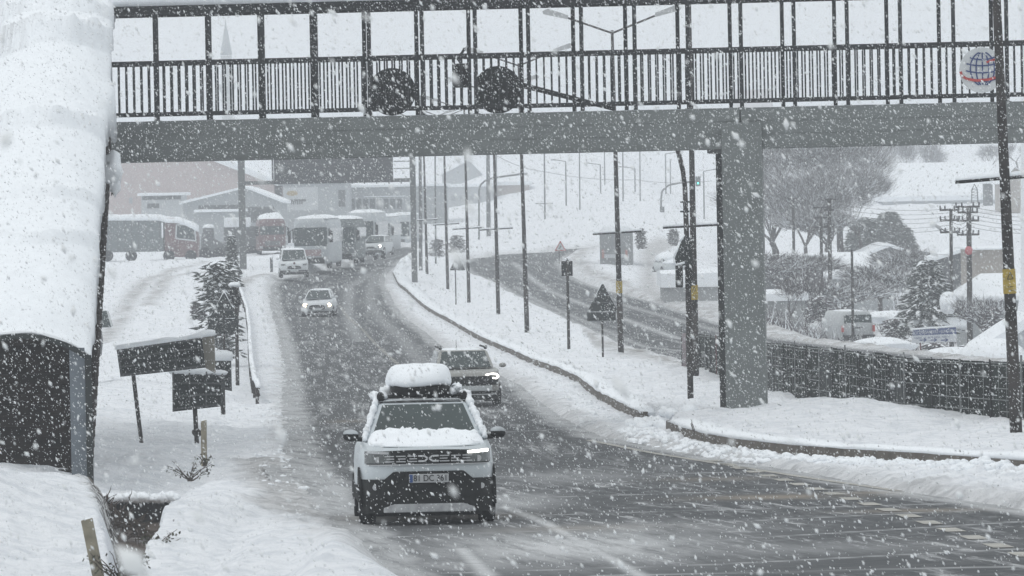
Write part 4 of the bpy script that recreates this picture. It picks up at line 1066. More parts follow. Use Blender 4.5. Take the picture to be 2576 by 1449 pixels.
# snow on bonnet against the glass
m_ = MB(); g = []
for i in range(22):
    f = i/21; row = []
    for j in range(61):
        s = -1+2*j/60; x = s*.765; y = .22+(1.12-.22)*f
        yy = max(y, nose_y(x, .84, 2.1, 5)+.17)
        e = (1-abs(s)**10); nb = float(fbm(x*4, y*4+3, 21, 4)); ridge = math.exp(-((f-.72)/.2)**2)
        h = .018+e*(.07*ridge*(1+2.6*nb)+.03*nb)+.02*e
        if f > .95 or f < .04: h = .002
        row.append((x, yy, 1.02+.125*f**.8+.03*abs(s)**2*(1-abs(s)**8)-.05*abs(s)**10+max(.004, h)))
    g.append(row)
m_.grid(g); m_.build('bonnet_snow', SNOW, t, smooth=True)
m_ = MB()
for j in range(26):
    x = -.66+1.32*j/25; h = .028+.075*max(0, float(fbm(x*3.2, 5.7, 55, 4))+.12)+(.05 if -.32 < x < -.12 else 0); m_.blob((x, 1.05, 1.165), (.06, .07, h), j, .5, 9, 6)
m_.build('windscreen_snow', SNOW, t, smooth=True)
m_ = MB(); g = []
for i in range(9):
    f = i/8; g.append([(-.59+1.18*j/16, 1.66+.5*f, 1.60+.012*math.sin(f*3.1)+.018*(1-abs(2*j/16-1)**4)+.01*float(vnoise(j, i, 3))) for j in range(17)])
m_.grid(g); m_.build('roof_snow', mat('slushy_snow', (.42, .45, .47)), t, smooth=True)
# roof box, a thing of its own carried on the roof
SU = t; bpy.context.view_layer.update(); M = SU.matrix_world.copy()
ro = thing('roof_box', 'black roof box under a thick cushion of snow on the white SUV', 'roof box', M @ Vector((0, 1.85, 1.66)))
ro.rotation_euler = SU.rotation_euler; ro.scale = (.97, .96, .80)
m_ = MB(); R = []
for z, ix, iy in ((.02, .06, .12), (.06, .0, .02), (.13, .0, .0), (.18, .03, .04)):
    R.append([(x, y+.95, z) for x, y in sup(.41-ix, .95-iy, 5, 40)])
m_.rings(R); m_.build('shell', bumperm, ro, smooth=True)
m_ = MB(); m_.box(-.52, .52, .25, .32, -.02, .02); m_.build('crossbar', BLACK, ro); m_ = MB(); m_.box(-.52, .52, 1.4, 1.47, -.02, .02); m_.build('crossbar', BLACK, ro)
m_ = MB(); R = []
for z, s in ((.165, .985), (.19, 1.05), (.25, 1.065), (.34, 1.03), (.42, .97), (.475, .88), (.505, .76), (.515, .45)):
    R.append([(x*s*(1+.14*float(fbm(x*4, y*2+z*5, 3))), (y*s)+.95, z+.05*float(fbm(x*4, y*3, 8))*2) for x, y in sup(.415, .95, 3.6, 48)])
m_.rings(R); m_.build('snow_cushion', SNOW, ro, smooth=True)
m_ = MB()
for k in range(22): 
    s_ = rnd.choice((-1, 1)); m_.blob((s_*rnd.uniform(.40, .52), rnd.uniform(.0, 1.6), rnd.uniform(-.02, .2)), (.05, .14, .055), k, .7, 9, 7)
m_.build('loose_snow', SNOW, ro, smooth=True)

def car(name, label, cat, loc, rz, w, l, n, hood, roof, paint, lightm, cab, grille, snow=.05, pitch=0, plate=True, wr=.31, mir=1.02, bump_z=.45, group=None, extra=None):
    t = thing(name, label, cat, loc, rz, group); t.rotation_euler[0] = pitch
    h0, h1 = hood; R = []
    yb = cab[0][0]
    for z, ix, iy in ((.24, .06, .14), (.36, .01, .05), (.55, 0, 0), (h0-.12, .005, .01), (h0-.03, .03, .06), (h0+.0, .10, .14)):
        row = []
        for x, y in sup(w-ix, l-iy, n, 60):
            yy = y+l; row.append((x, yy, z+(max(0, z-.5)/(h0-.5))*(h1-h0)*min(1, max(0, yy/yb))))
        R.append(row)
    m_ = MB(); m_.rings(R); m_.build('body', paint, t, smooth=True)
    cabin(t, cab, paint, snow=snow)
    gz_, gw, gh, low = grille
    m_ = MB(); patch(m_, -gw, gw, lambda x: gz_-gh*(1-.35*abs(x/gw)**3), lambda x: gz_+gh*(1-.35*abs(x/gw)**3), w, l, n, .02, .05, 16); g_ = m_.build('grille', BLACK, t)
    m_ = MB(); patch(m_, -gw*.9, gw*.9, gz_-.01, gz_+.012, w, l, n, .03, .012, 10); m_.build('grille_bar', CHROME, g_)
    m_ = MB(); patch(m_, -w*.93, w*.93, .20, low, w, l, n, .018, .08, 26); m_.build('bumper', BLACK, t)
    m_ = MB(); patch(m_, -w*.80, w*.80, low-.10, low-.07, w, l, n, .03, .03, 16); m_.build('bumper_trim', SILV, t)
    if plate:
        m_ = MB(); m_.box(-.25, .25, -.04, -.0, bump_z-.055, bump_z+.055); m_.build('number_plate', PALE, t)
    for s in (-1, 1):
        a_, b_ = sorted((s*w*.60, s*w*.90)); m_ = MB(); patch(m_, a_, b_, lambda x: h0-.20+.06*abs(x), lambda x: h0-.09+.05*abs(x), w, l, n, .02, .04, 8)
        hl = m_.build('headlight', MATS.get('headlight_glass') or SILV, t)
        if lightm:
            m_ = MB(); yy = nose_y(w*.74, w, l, n)-.03
            m_.blob((s*w*.74, yy, h0-.10), (.115, .03, .09), 1, .05, 12, 8); m_.build('lit_lens', lightm, hl)
        m_ = MB(); m_.blob((s*(w+.10), cab[0][0]+.12, h1+.07), (.10, .07, .07), 3, .1, 10, 8); mi = m_.build('mirror', paint, t, smooth=True)
        for ya in (.80, 2*l-.75): wheel(t, s*(w-.01), ya, wr, .2)
    if extra: extra(t)
    return t
# --- second SUV, partly hidden by the first
x_, d_ = G(1180, 1024)
def ex2(t):
    m_ = MB(); patch(m_, -.80, .80, .62, .88, .9, 2.15, 5, .03, .05, 30); m_.build('front_mask', BLACK, t)
    m_ = MB(); patch(m_, -.62, .62, .46, .60, .9, 2.15, 5, .03, .05, 30); m_.build('bumper_band', PALE, t)
    for s in (1, -1):
        m_ = MB(); yy = nose_y(.62, .9, 2.15, 5)-.05
        flat_line(m_, [(s*.45, .90), (s*.62, .94), (s*.74, .93), (s*.79, .87), (s*.74, .81), (s*.64, .82)], .045, yy+.03 if s > 0 else yy+.03); m_.build('light_strip', LAMP if s > 0 else PALE, t)
        m_ = MB(); m_.path([(s*.60, 1.65, 1.66), (s*.60, 3.3, 1.66)], .03, 8); m_.blob((s*.60, 1.7, 1.66), (.05, .1, .06), 3, .1); m_.build('roof_rail', BLACK, t)
    m_ = MB(); m_.tube((-.05, 3.2, 1.6), (-.05, 3.3, 1.85), .008, .006, 5); m_.build('antenna', BLACK, t)
SUV2 = mat('dull_beige_paint', (.28, .28, .265), .4, 0, .12, 1.5)
t = car('suv', 'beige grey SUV with one curved lit headlight driving behind the white SUV', 'car', (x_, d_, float(road_z(x_, d_))+.004), math.radians(5), .90, 2.15, 5, (.98, 1.08), 1.62, SUV2, None,
        [(1.0, 1.08, .77), (1.62, 1.585, .63), (3.5, 1.60, .61), (4.15, 1.05, .74)], (.77, .70, .09, .44), snow=.03, wr=.34, bump_z=.52, extra=ex2)
t.scale = (.97, 1, .88)
# --- white hatchback
x_, d_ = G(798, 798)
FW = mat('hatch_white', (.60, .63, .65), .35, 0, .06, 2)
car('hatchback', 'white hatchback with both headlights lit and an oval grille', 'car', (x_, d_, float(road_z(x_, d_))+.004), math.radians(-2), .86, 1.95, 4.2, (.74, .98), 1.47, FW, LAMPW,
    [(.95, .97, .74), (1.62, 1.42, .56), (3.2, 1.44, .56), (3.85, 1.0, .70)], (.52, .42, .13, .30), snow=.06, wr=.30, bump_z=.42)
# --- white van on the shoulder
x_, d_ = P(741, 699, 318).x, 318
zv = P(741, 699, 318).z
def exv(t):
    m_ = MB(); m_.blob((0, -.03, .90), (.07, .03, .07), 1, 0); m_.build('badge', REDB, t)
car('small_van', 'white small van with a tall windscreen standing at the left road edge', 'van', (x_, d_, zv), math.radians(4), .90, 2.15, 5, (.92, 1.12), 1.8, FW, None,
    [(.75, 1.10, .82), (1.35, 1.74, .70), (4.0, 1.80, .70), (4.25, 1.1, .82)], (.64, .42, .10, .46), snow=.05, wr=.31, bump_z=.45, extra=exv)
# --- distant car with lights
pf = P(935, 643, 374)
car('hatchback', 'distant white car with two small lit headlights beside the trucks', 'car', pf, math.radians(-12), .80, 2.1, 4.5, (.78, .98), 1.47, PALE, LAMP,
    [(1.0, .97, .76), (1.7, 1.42, .58), (3.2, 1.44, .58), (4.0, 1.0, .72)], (.55, .38, .09, .36), snow=.05)

def coach(name, label, cat, u, v, d, w, h, L, rz, paint, snow=.22, red=None, group=None, glass=(.45, .82), trim=None):
    p = P(u, v, d); t = thing(name, label, cat, p, rz, group); hw = w/2
    R = []
    for z, ins in ((.32, .06), (.45, .0), (h*.55, 0), (h-.35, .03), (h-.12, .10), (h, .25)):
        R.append([(x, y+L/2, z) for x, y in sup(hw-ins, L/2-ins*.8, 9, 44)])
    m_ = MB(); m_.rings(R); m_.build('body', paint, t, smooth=True)
    m_ = MB(); m_.box(-hw*.88, hw*.88, -.03, .3, h*glass[0], h*glass[1]); m_.build('windshield', GLASS, t, bevel=.06)
    m_ = MB(); m_.box(-hw*.72, hw*.72, -.02, .2, h*.10, h*.22); m_.build('bumper', BLACK, t)
    m_ = MB(); m_.box(-hw*.55, hw*.55, -.025, .2, h*.25, h*.38); m_.build('grille', red or GREYD, t)
    for s in (-1, 1):
        m_ = MB(); m_.box(s*hw*.8-.14, s*hw*.8+.14, -.02, .2, h*.17, h*.24); m_.build('headlight', SILV, t)
        m_ = MB(); m_.box(s*(hw+.16)-.09, s*(hw+.16)+.09, -.2, -.1, h*.52, h*.74); m_.tube((s*(hw-.02), .1, h*.78), (s*(hw+.16), -.15, h*.74), .03, .03, 5); m_.build('mirror', BLACK, t)
        m_ = MB(); m_.box(s*hw-.012, s*hw+.012, .5, L-.4, h*.52, h*.80); m_.build('side_window', GLASS, t)
        for ya in (1.6, L-2.2): wheel(t, s*(hw-.02), ya, .5, .3, GREYD)
    g = []; m_ = MB()
    for f in np.linspace(0, 1, 16):
        e = 1-abs(2*f-1)**8; g.append([(s_*(hw-.12), .25+(L-.5)*f, h-.02+snow*e*(1-abs(s_)**5)*(1+.8*float(fbm(s_*2, f*5, int(u))))) for s_ in np.linspace(-1, 1, 9)])
    m_.grid(g); m_.build('roof_snow', SNOW, t, smooth=True)
    return t
GQ = 'trucks and coaches parked in a row at the far left'
CW = mat('coach_white', (.42, .45, .47), .5, 0, .08, .6)
coach('coach', 'white coach with a wide dark windscreen, nearest of the parked row', 'coach', 783, 676, 345, 2.5, 3.35, 11, math.radians(-3), CW, group=GQ, red=mat('faded_red', (.28, .20, .21), .6, 0, .2, 1))
coach('truck', 'grey truck cab directly right of the nearest coach', 'truck', 858, 664, 362, 2.2, 3.15, 9, math.radians(-3), TARP, group=GQ)
coach('truck', 'pale truck, third in the parked row counted from the nearest coach', 'truck', 908, 655, 384, 2.2, 3.55, 9, math.radians(-5), CW, group=GQ)
coach('coach', 'tall pale coach behind the distant white car', 'coach', 950, 645, 452, 2.5, 3.5, 10, math.radians(-4), CW, group=GQ)
coach('coach', 'last pale coach of the row with two window panes, beside the gantry column', 'coach', 1000, 640, 470, 2.5, 3.6, 10, math.radians(-6), CW, group=GQ)
coach('truck', 'red fronted truck with thick snow on its cab roof', 'truck', 686, 640, 436, 2.35, 3.0, 7, math.radians(5), REDT, snow=.5, group=GQ, glass=(.55, .80))
# big side-on truck
p = P(390, 655, 428); t = thing('box_truck', 'long grey trailer with a brown red cab seen from the side, snow on top', 'truck', p, 0, GQ)
def lc(u, v): q = P(u, v, 428)-p; return q.x, q.z
x0, z1 = lc(200, 553); x1, z0 = lc(411, 640)
m_ = MB(); m_.box(x0, x1, 0, 2.5, z0+.25, z1); m_.build('trailer', TARP, t, bevel=.05)
m_ = MB(); 
for k_ in range(12): xx = x0+(x1-x0)*(k_+.5)/12; m_.box(xx-.03, xx+.03, -.03, -.002, z0+.25, z1)
m_.build('trailer_ribs', GREYD, t)
m_ = MB(); m_.prism([lc(414, 646), lc(497, 648), lc(498, 600), lc(492, 575), (lc(478, 560)), lc(440, 548), lc(414, 548)], 'y', .05, 2.45); cb = m_.build('cab', REDB, t, bevel=.08)
m_ = MB(); m_.prism([lc(444, 598), lc(491, 604), lc(488, 578), lc(476, 567), lc(447, 568)], 'y', .0, .045); m_.build('side_window', GLASS, t)
m_ = MB(); q = [lc(442, 600), lc(492, 606), lc(490, 577), lc(477, 565), lc(444, 565), lc(442, 600)]; flat_line(m_, q, .12, .01); m_.build('window_frame', PALE, t)
m_ = MB(); a_ = lc(406, 560); b_ = lc(411, 598); m_.box(a_[0], b_[0], -.06, .02, b_[1], a_[1]); m_.build('snow_strip', SNOW, t)
m_ = MB(); g = []
for u in np.linspace(200, 496, 44):
    vt = 546 if u < 400 else 546+6*((u-400)/20) if u < 420 else 552 if u < 440 else 552+22*((u-440)/56)**1.6
    vb = vt+9; a_, b_ = lc(u, vt-8+3*float(vnoise(u*.1, 2, 3))), lc(u, vb); g.append([(a_[0], -.08, b_[1]), (a_[0], -.1, b_[1]+(a_[1]-b_[1])*.7), (a_[0], .6, a_[1]), (a_[0], 2.0, a_[1]), (a_[0], 2.6, b_[1])])
m_.rings(g); m_.build('roof_snow', SNOW, t, smooth=True)
for u in (245, 270, 330, 425, 480):
    q = lc(u, 648); m_ = MB(); m_.tube((q[0], .0, q[1]+.15), (q[0], .3, q[1]+.15), .48, .48, 18); m_.build('wheel', RUBBER, t)
# machine between the trucks
p = P(535, 650, 440); t = thing('loader', 'dark loader machine with a rounded snow cap between the trucks', 'loader', p, 0)
def lc(u, v): q = P(u, v, 440)-p; return q.x, q.z
m_ = MB(); m_.prism([lc(504, 648), lc(560, 648), lc(560, 610), lc(536, 602), lc(534, 575), lc(512, 572), lc(506, 600)], 'y', 0, 2.2); m_.build('body', GREYD, t, bevel=.08)
for u in (516, 552): 
    q = lc(u, 640); m_ = MB(); m_.tube((q[0], -.1, q[1]), (q[0], .3, q[1]), .6, .6, 18); m_.build('wheel', RUBBER, t)
m_ = MB(); q = lc(523, 573); m_.blob((q[0], 1.0, q[1]), (.55, 1.0, .32), 3, .2, zmin=-.02); m_.build('snow_cap', SNOW, t, smooth=True)
p = P(590, 640, 445); t = thing('flatbed', 'dark low vehicle loaded with a pale snow covered board near the gantry', 'truck', p)
def lc(u, v): q = P(u, v, 445)-p; return q.x, q.z
m_ = MB(); a_, b_ = lc(562, 570), lc(648, 638); m_.box(a_[0], b_[0], .4, 2.6, b_[1], a_[1]); m_.build('body', GREYD, t, bevel=.06)
m_ = MB(); a_, b_ = lc(563, 548), lc(628, 571); m_.box(a_[0], b_[0], .1, 2.4, b_[1], a_[1]); m_.build('board', SNOW, t, bevel=.08)
for u in (575, 632):
    q = lc(u, 632); m_ = MB(); m_.tube((q[0], .3, q[1]), (q[0], .6, q[1]), .5, .5, 16); m_.build('wheel', RUBBER, t)
# truck seen from behind at the right road
p = P(1549, 690, 385); t = thing('lorry', 'grey lorry seen from behind, snow on its roof and faint red tail lights', 'truck', p, math.radians(-2))
def lc(u, v): q = P(u, v, 385)-p; return q.x, q.z
a_, b_ = lc(1508, 580), lc(1591, 668); m_ = MB(); m_.box(a_[0], b_[0], 0, 7, b_[1], a_[1]); m_.build('cargo_box', mat('lorry_grey', (.20, .21, .215), .6, 0, .1, .8), t, bevel=.05)
m_ = MB(); a2, b2 = lc(1513, 664), lc(1588, 684); m_.box(a2[0], b2[0], .2, 6.8, b2[1], a2[1]); m_.build('chassis', GREYD, t)
m_ = MB(); a2, b2 = lc(1516, 640), lc(1583, 648); m_.box(a2[0], b2[0], -.04, -.002, b2[1], a2[1]); m_.build('tail_board', GREYL, t)
for u0, u1 in ((1514, 1520), (1573, 1579)):
    m_ = MB(); a2, b2 = lc(u0, 628), lc(u1, 650); m_.box(a2[0], b2[0], -.08, -.045, b2[1], a2[1]); m_.build('tail_light', mat('faded_tail_light', (.36, .17, .15), .5, 0, .1, 3), t)
for u0 in (1518, 1582):
    q = lc(u0, 676); m_ = MB(); m_.box(q[0]-.2, q[0]+.2, .3, 1.3, q[1]-.5, q[1]+.3); m_.build('wheel', RUBBER, t, bevel=.1)
m_ = MB(); g = []
for f in np.linspace(0, 1, 10): g.append([(a_[0]+(b_[0]-a_[0])*s_, -.05+7*f, a_[1]+.30*(1-abs(2*s_-1)**8)+.05*float(vnoise(s_*5, f*5, 2))-.01) for s_ in np.linspace(0, 1, 9)])
for r_ in g: r_.insert(0, (r_[0][0], r_[0][1], a_[1]-.03)); r_.append((r_[-1][0], r_[0][1], a_[1]-.03))
m_.rings(g); m_.build('roof_snow', SNOW, t, smooth=True)
# snowed-in car near the shed
def buried_car(u, v, d, rz, label, sc=1):
    p = P(u, v, d); t = thing('parked_car', label, 'car', p, rz)
    m_ = MB(); m_.rings([[(x, y, z) for x, y in sup(.86-i, 2.0-i, 4, 36)] for z, i in ((.25, .05), (.5, 0), (.75, .02), (.85, .12))]); m_.build('body', PALE, t, smooth=True)
    cabin(t, [(-1.0, .84, .72), (-.4, 1.35, .56), (.9, 1.35, .56), (1.6, .84, .7)], PALE)
    for s_ in (-1, 1):
        for ya in (-1.25, 1.25): wheel(t, s_*.85, ya, .3, .18)
    m_ = MB(); m_.blob((0, .25, 1.12), (.80, 1.45, .50), int(u), .15, zmin=-.35); m_.blob((0, -1.45, .84), (.78, .65, .22), int(u)+2, .15, zmin=-.05); m_.build('snow_cover', SNOW, t, smooth=True)
    return t
buried_car(1682, 690, 372, math.radians(12), 'snow covered pale car parked near the end of the side road')
buried_car(2415, 972, 210, math.radians(80), 'car buried under a smooth snow mound behind the site fence')

# pickup / van with its tailgate towards us
p = P(2160, 872, 272); t = thing('white_van', 'white van seen from behind, parked in the yard left of the blue sign', 'van', p, math.radians(10))
m_ = MB(); R = []
for z, i in ((.35, .06), (.5, 0), (1.1, 0), (1.25, .02), (1.75, .16), (1.85, .26)): R.append([(x, y+2.3, z) for x, y in sup(.95-i, 2.3-i*.7, 8, 40)])
m_.rings(R); m_.build('body', mat('van_grey_white', (.42, .44, .45), .4, 0, .08, 2), t, smooth=True)
m_ = MB(); m_.box(-.74, .74, .02, .2, 1.22, 1.68); m_.build('rear_window', GLASS, t, bevel=.04)
m_ = MB(); m_.box(-.9, .9, -.06, .1, .35, .62); m_.build('bumper', BLACK, t)
for s_ in (-1, 1):
    m_ = MB(); m_.box(s_*.84-.06, s_*.84+.06, -.03, .1, .78, 1.12); m_.build('tail_light', REDP, t)
    for ya in (.9, 3.6): wheel(t, s_*.94, ya, .34, .2)
m_ = MB()
for k_ in range(5): m_.box(-.3+.11*k_, -.3+.11*k_+.085, -.02, .03, .96, 1.04)
m_.build('tailgate_mark', GREYD, t)
m_ = MB(); m_.blob((0, 2.2, 1.84), (.7, 2.0, .08), 3, .1, zmin=-.03); m_.build('roof_snow', SNOW, t, smooth=True)

# blue and white direction board
p = P(2390, 896, 235); t = thing('direction_board', 'blue and white board with three arrows on two thin posts behind the fence', 'sign', p)
def lc(u, v): q = P(u, v, 235)-p; return q.x, q.z
q = [lc(2294, 863), lc(2407, 860), lc(2405, 822), lc(2296, 830)]; m_ = MB(); m_.prism(q, 'y', 0, .05); bd = m_.build('board', mat('board_white', (.52, .54, .57), .5, 0, .06, 2), t)
q = [lc(2295, 844), lc(2406, 840), lc(2405, 823), lc(2296, 831)]; m_ = MB(); m_.prism(q, 'y', -.012, -.001); m_.build('blue_band', BLUE, bd)
c_ = lc(2351, 835); text_mesh('BOLTMAĞANDERE - SUNGUTLU', .2, mat('board_white', (.5,.5,.5)), bd, Matrix.Translation((c_[0], -.018, c_[1])) @ Matrix.Rotation(math.radians(-2.6), 4, 'Y') @ FACE, width=1.95)
c_ = lc(2345, 849); text_mesh('MERKEZ  BURADA  500 M', .11, BLUE, bd, Matrix.Translation((c_[0], -.008, c_[1])) @ Matrix.Rotation(math.radians(-2), 4, 'Y') @ FACE, width=1.6)
m_ = MB()
for u in (2322, 2348, 2376):
    a_ = lc(u-9, 856); b_ = lc(u+7, 855); flat_line(m_, [a_, b_], .045, -.012); flat_line(m_, [(b_[0]-.1, b_[1]+.075), (b_[0]+.03, b_[1]), (b_[0]-.1, b_[1]-.075)], .04, -.014)
m_.build('arrows', BLUE, bd)
for u in (2316, 2390):
    a_ = lc(u, 862); m_ = MB(); m_.tube((a_[0], .07, -1.5), (a_[0], .07, a_[1]), .03, .03, 6); m_.build('post', RUST if u < 2350 else POLE, t)
m_ = MB(); g = []
for f in np.linspace(0, 1, 10): a_ = lc(2295+111*f, 830-8*f); g.append([(a_[0], -.03, a_[1]), (a_[0], -.02, a_[1]+.07), (a_[0], .06, a_[1]+.07), (a_[0], .08, a_[1])])
m_.rings(g); m_.build('snow_cap', SNOW, t, smooth=True)

# ------------------------------------------------------------------ overhead sign gantry
p = P(612, 672, 340); t = thing('sign_gantry', 'grey steel gantry carrying a large dark display board over the left road', 'gantry', p)
def lc(u, v): q = P(u, v, 340)-p; return q.x, q.z
for (u, v, w_) in ((612, 672, .22), (1043, 688, .19)):
    a_ = lc(u, v); top = lc(u, 335)[1]; m_ = MB(); m_.box(a_[0]-w_, a_[0]+w_, -.2, .2, a_[1]-.6, top); m_.build('column', mat('gantry_grey', (.115, .122, .122), .6, .1, .15, 1), t)
a_, b_ = lc(600, 461), lc(1045, 459); m_ = MB(); m_.box(a_[0], b_[0], -.3, -.12, a_[1]-.12, a_[1]+.12); m_.box(a_[0], b_[0], .12, .3, a_[1]-.12, a_[1]+.12)
for uu in np.linspace(610, 1040, 15): q = lc(uu, 460); m_.box(q[0]-.04, q[0]+.04, -.12, .12, q[1]-.05, q[1]+.05)
m_.build('crossbeam', MATS['gantry_grey'], t)
z_t = lc(800, 345)[1]; m_ = MB(); m_.box(a_[0], b_[0], -.15, .15, z_t-.12, z_t+.12); m_.build('upper_beam', MATS['gantry_grey'], t)
a_, b_ = lc(689, 350), lc(990, 458); m_ = MB(); m_.box(a_[0], b_[0], -.75, -.36, b_[1], a_[1]); bd = m_.build('display_board', mat('display_dark', (.030, .033, .036), .4, 0, .25, 2), t)
m_ = MB(); 
for vv in (385, 413, 436): q = lc(700, vv); m_.box(a_[0], b_[0], -.79, -.755, q[1]-.02, q[1]+.02)
m_.build('board_seams', GREYD, bd)
for uu in (660, 676, 1000, 1028): pass
m_ = MB()
for vv in (406, 424): q = lc(1000, vv); m_.box(lc(991, vv)[0], lc(1036, vv)[0], -.5, -.44, q[1]-.03, q[1]+.03)
for uu in (686,): q = lc(uu, 400); m_.box(q[0]-.06, q[0]+.06, -.5, -.4, lc(uu, 458)[1], z_t)
m_.build('board_brackets', MATS['gantry_grey'], t)

# ------------------------------------------------------------------ far street poles
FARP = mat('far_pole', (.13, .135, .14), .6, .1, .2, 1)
GP = 'street lamps and poles along the far right road'
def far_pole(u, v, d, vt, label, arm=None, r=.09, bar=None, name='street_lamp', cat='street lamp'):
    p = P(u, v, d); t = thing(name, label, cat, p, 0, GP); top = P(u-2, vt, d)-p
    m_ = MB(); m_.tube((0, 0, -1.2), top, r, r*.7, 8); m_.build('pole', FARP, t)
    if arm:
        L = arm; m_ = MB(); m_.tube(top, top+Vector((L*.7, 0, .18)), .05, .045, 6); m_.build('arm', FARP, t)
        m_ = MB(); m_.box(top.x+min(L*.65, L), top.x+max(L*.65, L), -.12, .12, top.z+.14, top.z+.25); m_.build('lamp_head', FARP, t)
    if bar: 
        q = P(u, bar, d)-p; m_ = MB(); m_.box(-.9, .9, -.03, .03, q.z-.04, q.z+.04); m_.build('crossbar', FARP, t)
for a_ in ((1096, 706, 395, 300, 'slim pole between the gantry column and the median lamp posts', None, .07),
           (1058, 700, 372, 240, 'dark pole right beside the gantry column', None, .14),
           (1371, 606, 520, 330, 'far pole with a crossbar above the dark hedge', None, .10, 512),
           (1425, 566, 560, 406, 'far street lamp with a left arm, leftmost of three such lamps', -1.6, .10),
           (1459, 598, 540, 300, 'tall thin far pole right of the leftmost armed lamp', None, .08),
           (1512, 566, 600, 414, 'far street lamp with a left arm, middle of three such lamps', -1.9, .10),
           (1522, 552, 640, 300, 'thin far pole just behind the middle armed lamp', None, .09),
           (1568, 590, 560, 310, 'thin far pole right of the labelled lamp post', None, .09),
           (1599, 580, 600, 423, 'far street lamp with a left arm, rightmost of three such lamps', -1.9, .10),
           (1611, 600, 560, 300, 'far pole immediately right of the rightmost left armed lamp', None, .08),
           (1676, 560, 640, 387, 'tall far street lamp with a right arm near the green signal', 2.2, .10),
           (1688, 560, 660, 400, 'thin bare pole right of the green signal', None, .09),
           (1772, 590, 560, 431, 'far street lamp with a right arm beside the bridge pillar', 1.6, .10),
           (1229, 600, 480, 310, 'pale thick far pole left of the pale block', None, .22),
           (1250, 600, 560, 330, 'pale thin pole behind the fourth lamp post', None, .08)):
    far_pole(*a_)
# curved mast lamp
p = P(1205, 604, 470); t = thing('street_lamp', 'curved mast street lamp whose long arm reaches right to a median lamp post', 'street lamp', p, 0, GP)
def lc(u, v, y=0): q = P(u, v, 470)-p; return Vector((q.x, y, q.z))
m_ = MB(); m_.path([lc(1205, 640), lc(1205, 480), lc(1209, 465), lc(1220, 455), lc(1235, 449), (lc(1265, 444)), lc(1310, 438)], .085, 8); m_.build('pole', FARP, t)
m_ = MB(); a_ = lc(1305, 438); m_.box(a_.x, a_.x+.8, -.15, .15, a_.z-.12, a_.z+.12); m_.build('lamp_head', SILV, t)
# green signals
p = P(1665, 600, 520); t = thing('traffic_signal', 'far traffic signal showing green, low on the right road', 'traffic signal', p)
def lc(u, v, y=0): q = P(u, v, 520)-p; return Vector((q.x, y, q.z))
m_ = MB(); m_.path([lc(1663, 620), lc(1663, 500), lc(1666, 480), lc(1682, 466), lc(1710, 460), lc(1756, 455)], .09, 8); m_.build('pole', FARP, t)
m_ = MB()
a_ = lc(1666, 545); m_.box(a_.x-.22, a_.x+.22, -.2, .1, a_.z-.25, a_.z+1.0); m_.build('signal_housing', GREYD, t); m_ = MB()
b_ = lc(1756, 461); m_.box(b_.x-.25, b_.x+.25, -.2, .1, b_.z-.3, b_.z+.7); m_.build('signal_housing', GREYD, t)
for q in (a_, b_):
    m_ = MB(); m_.blob((q.x, -.24, q.z), (.13 if q is a_ else .08, .06, .15 if q is a_ else .09), 1, 0); m_.build('green_light', GREENL, t)

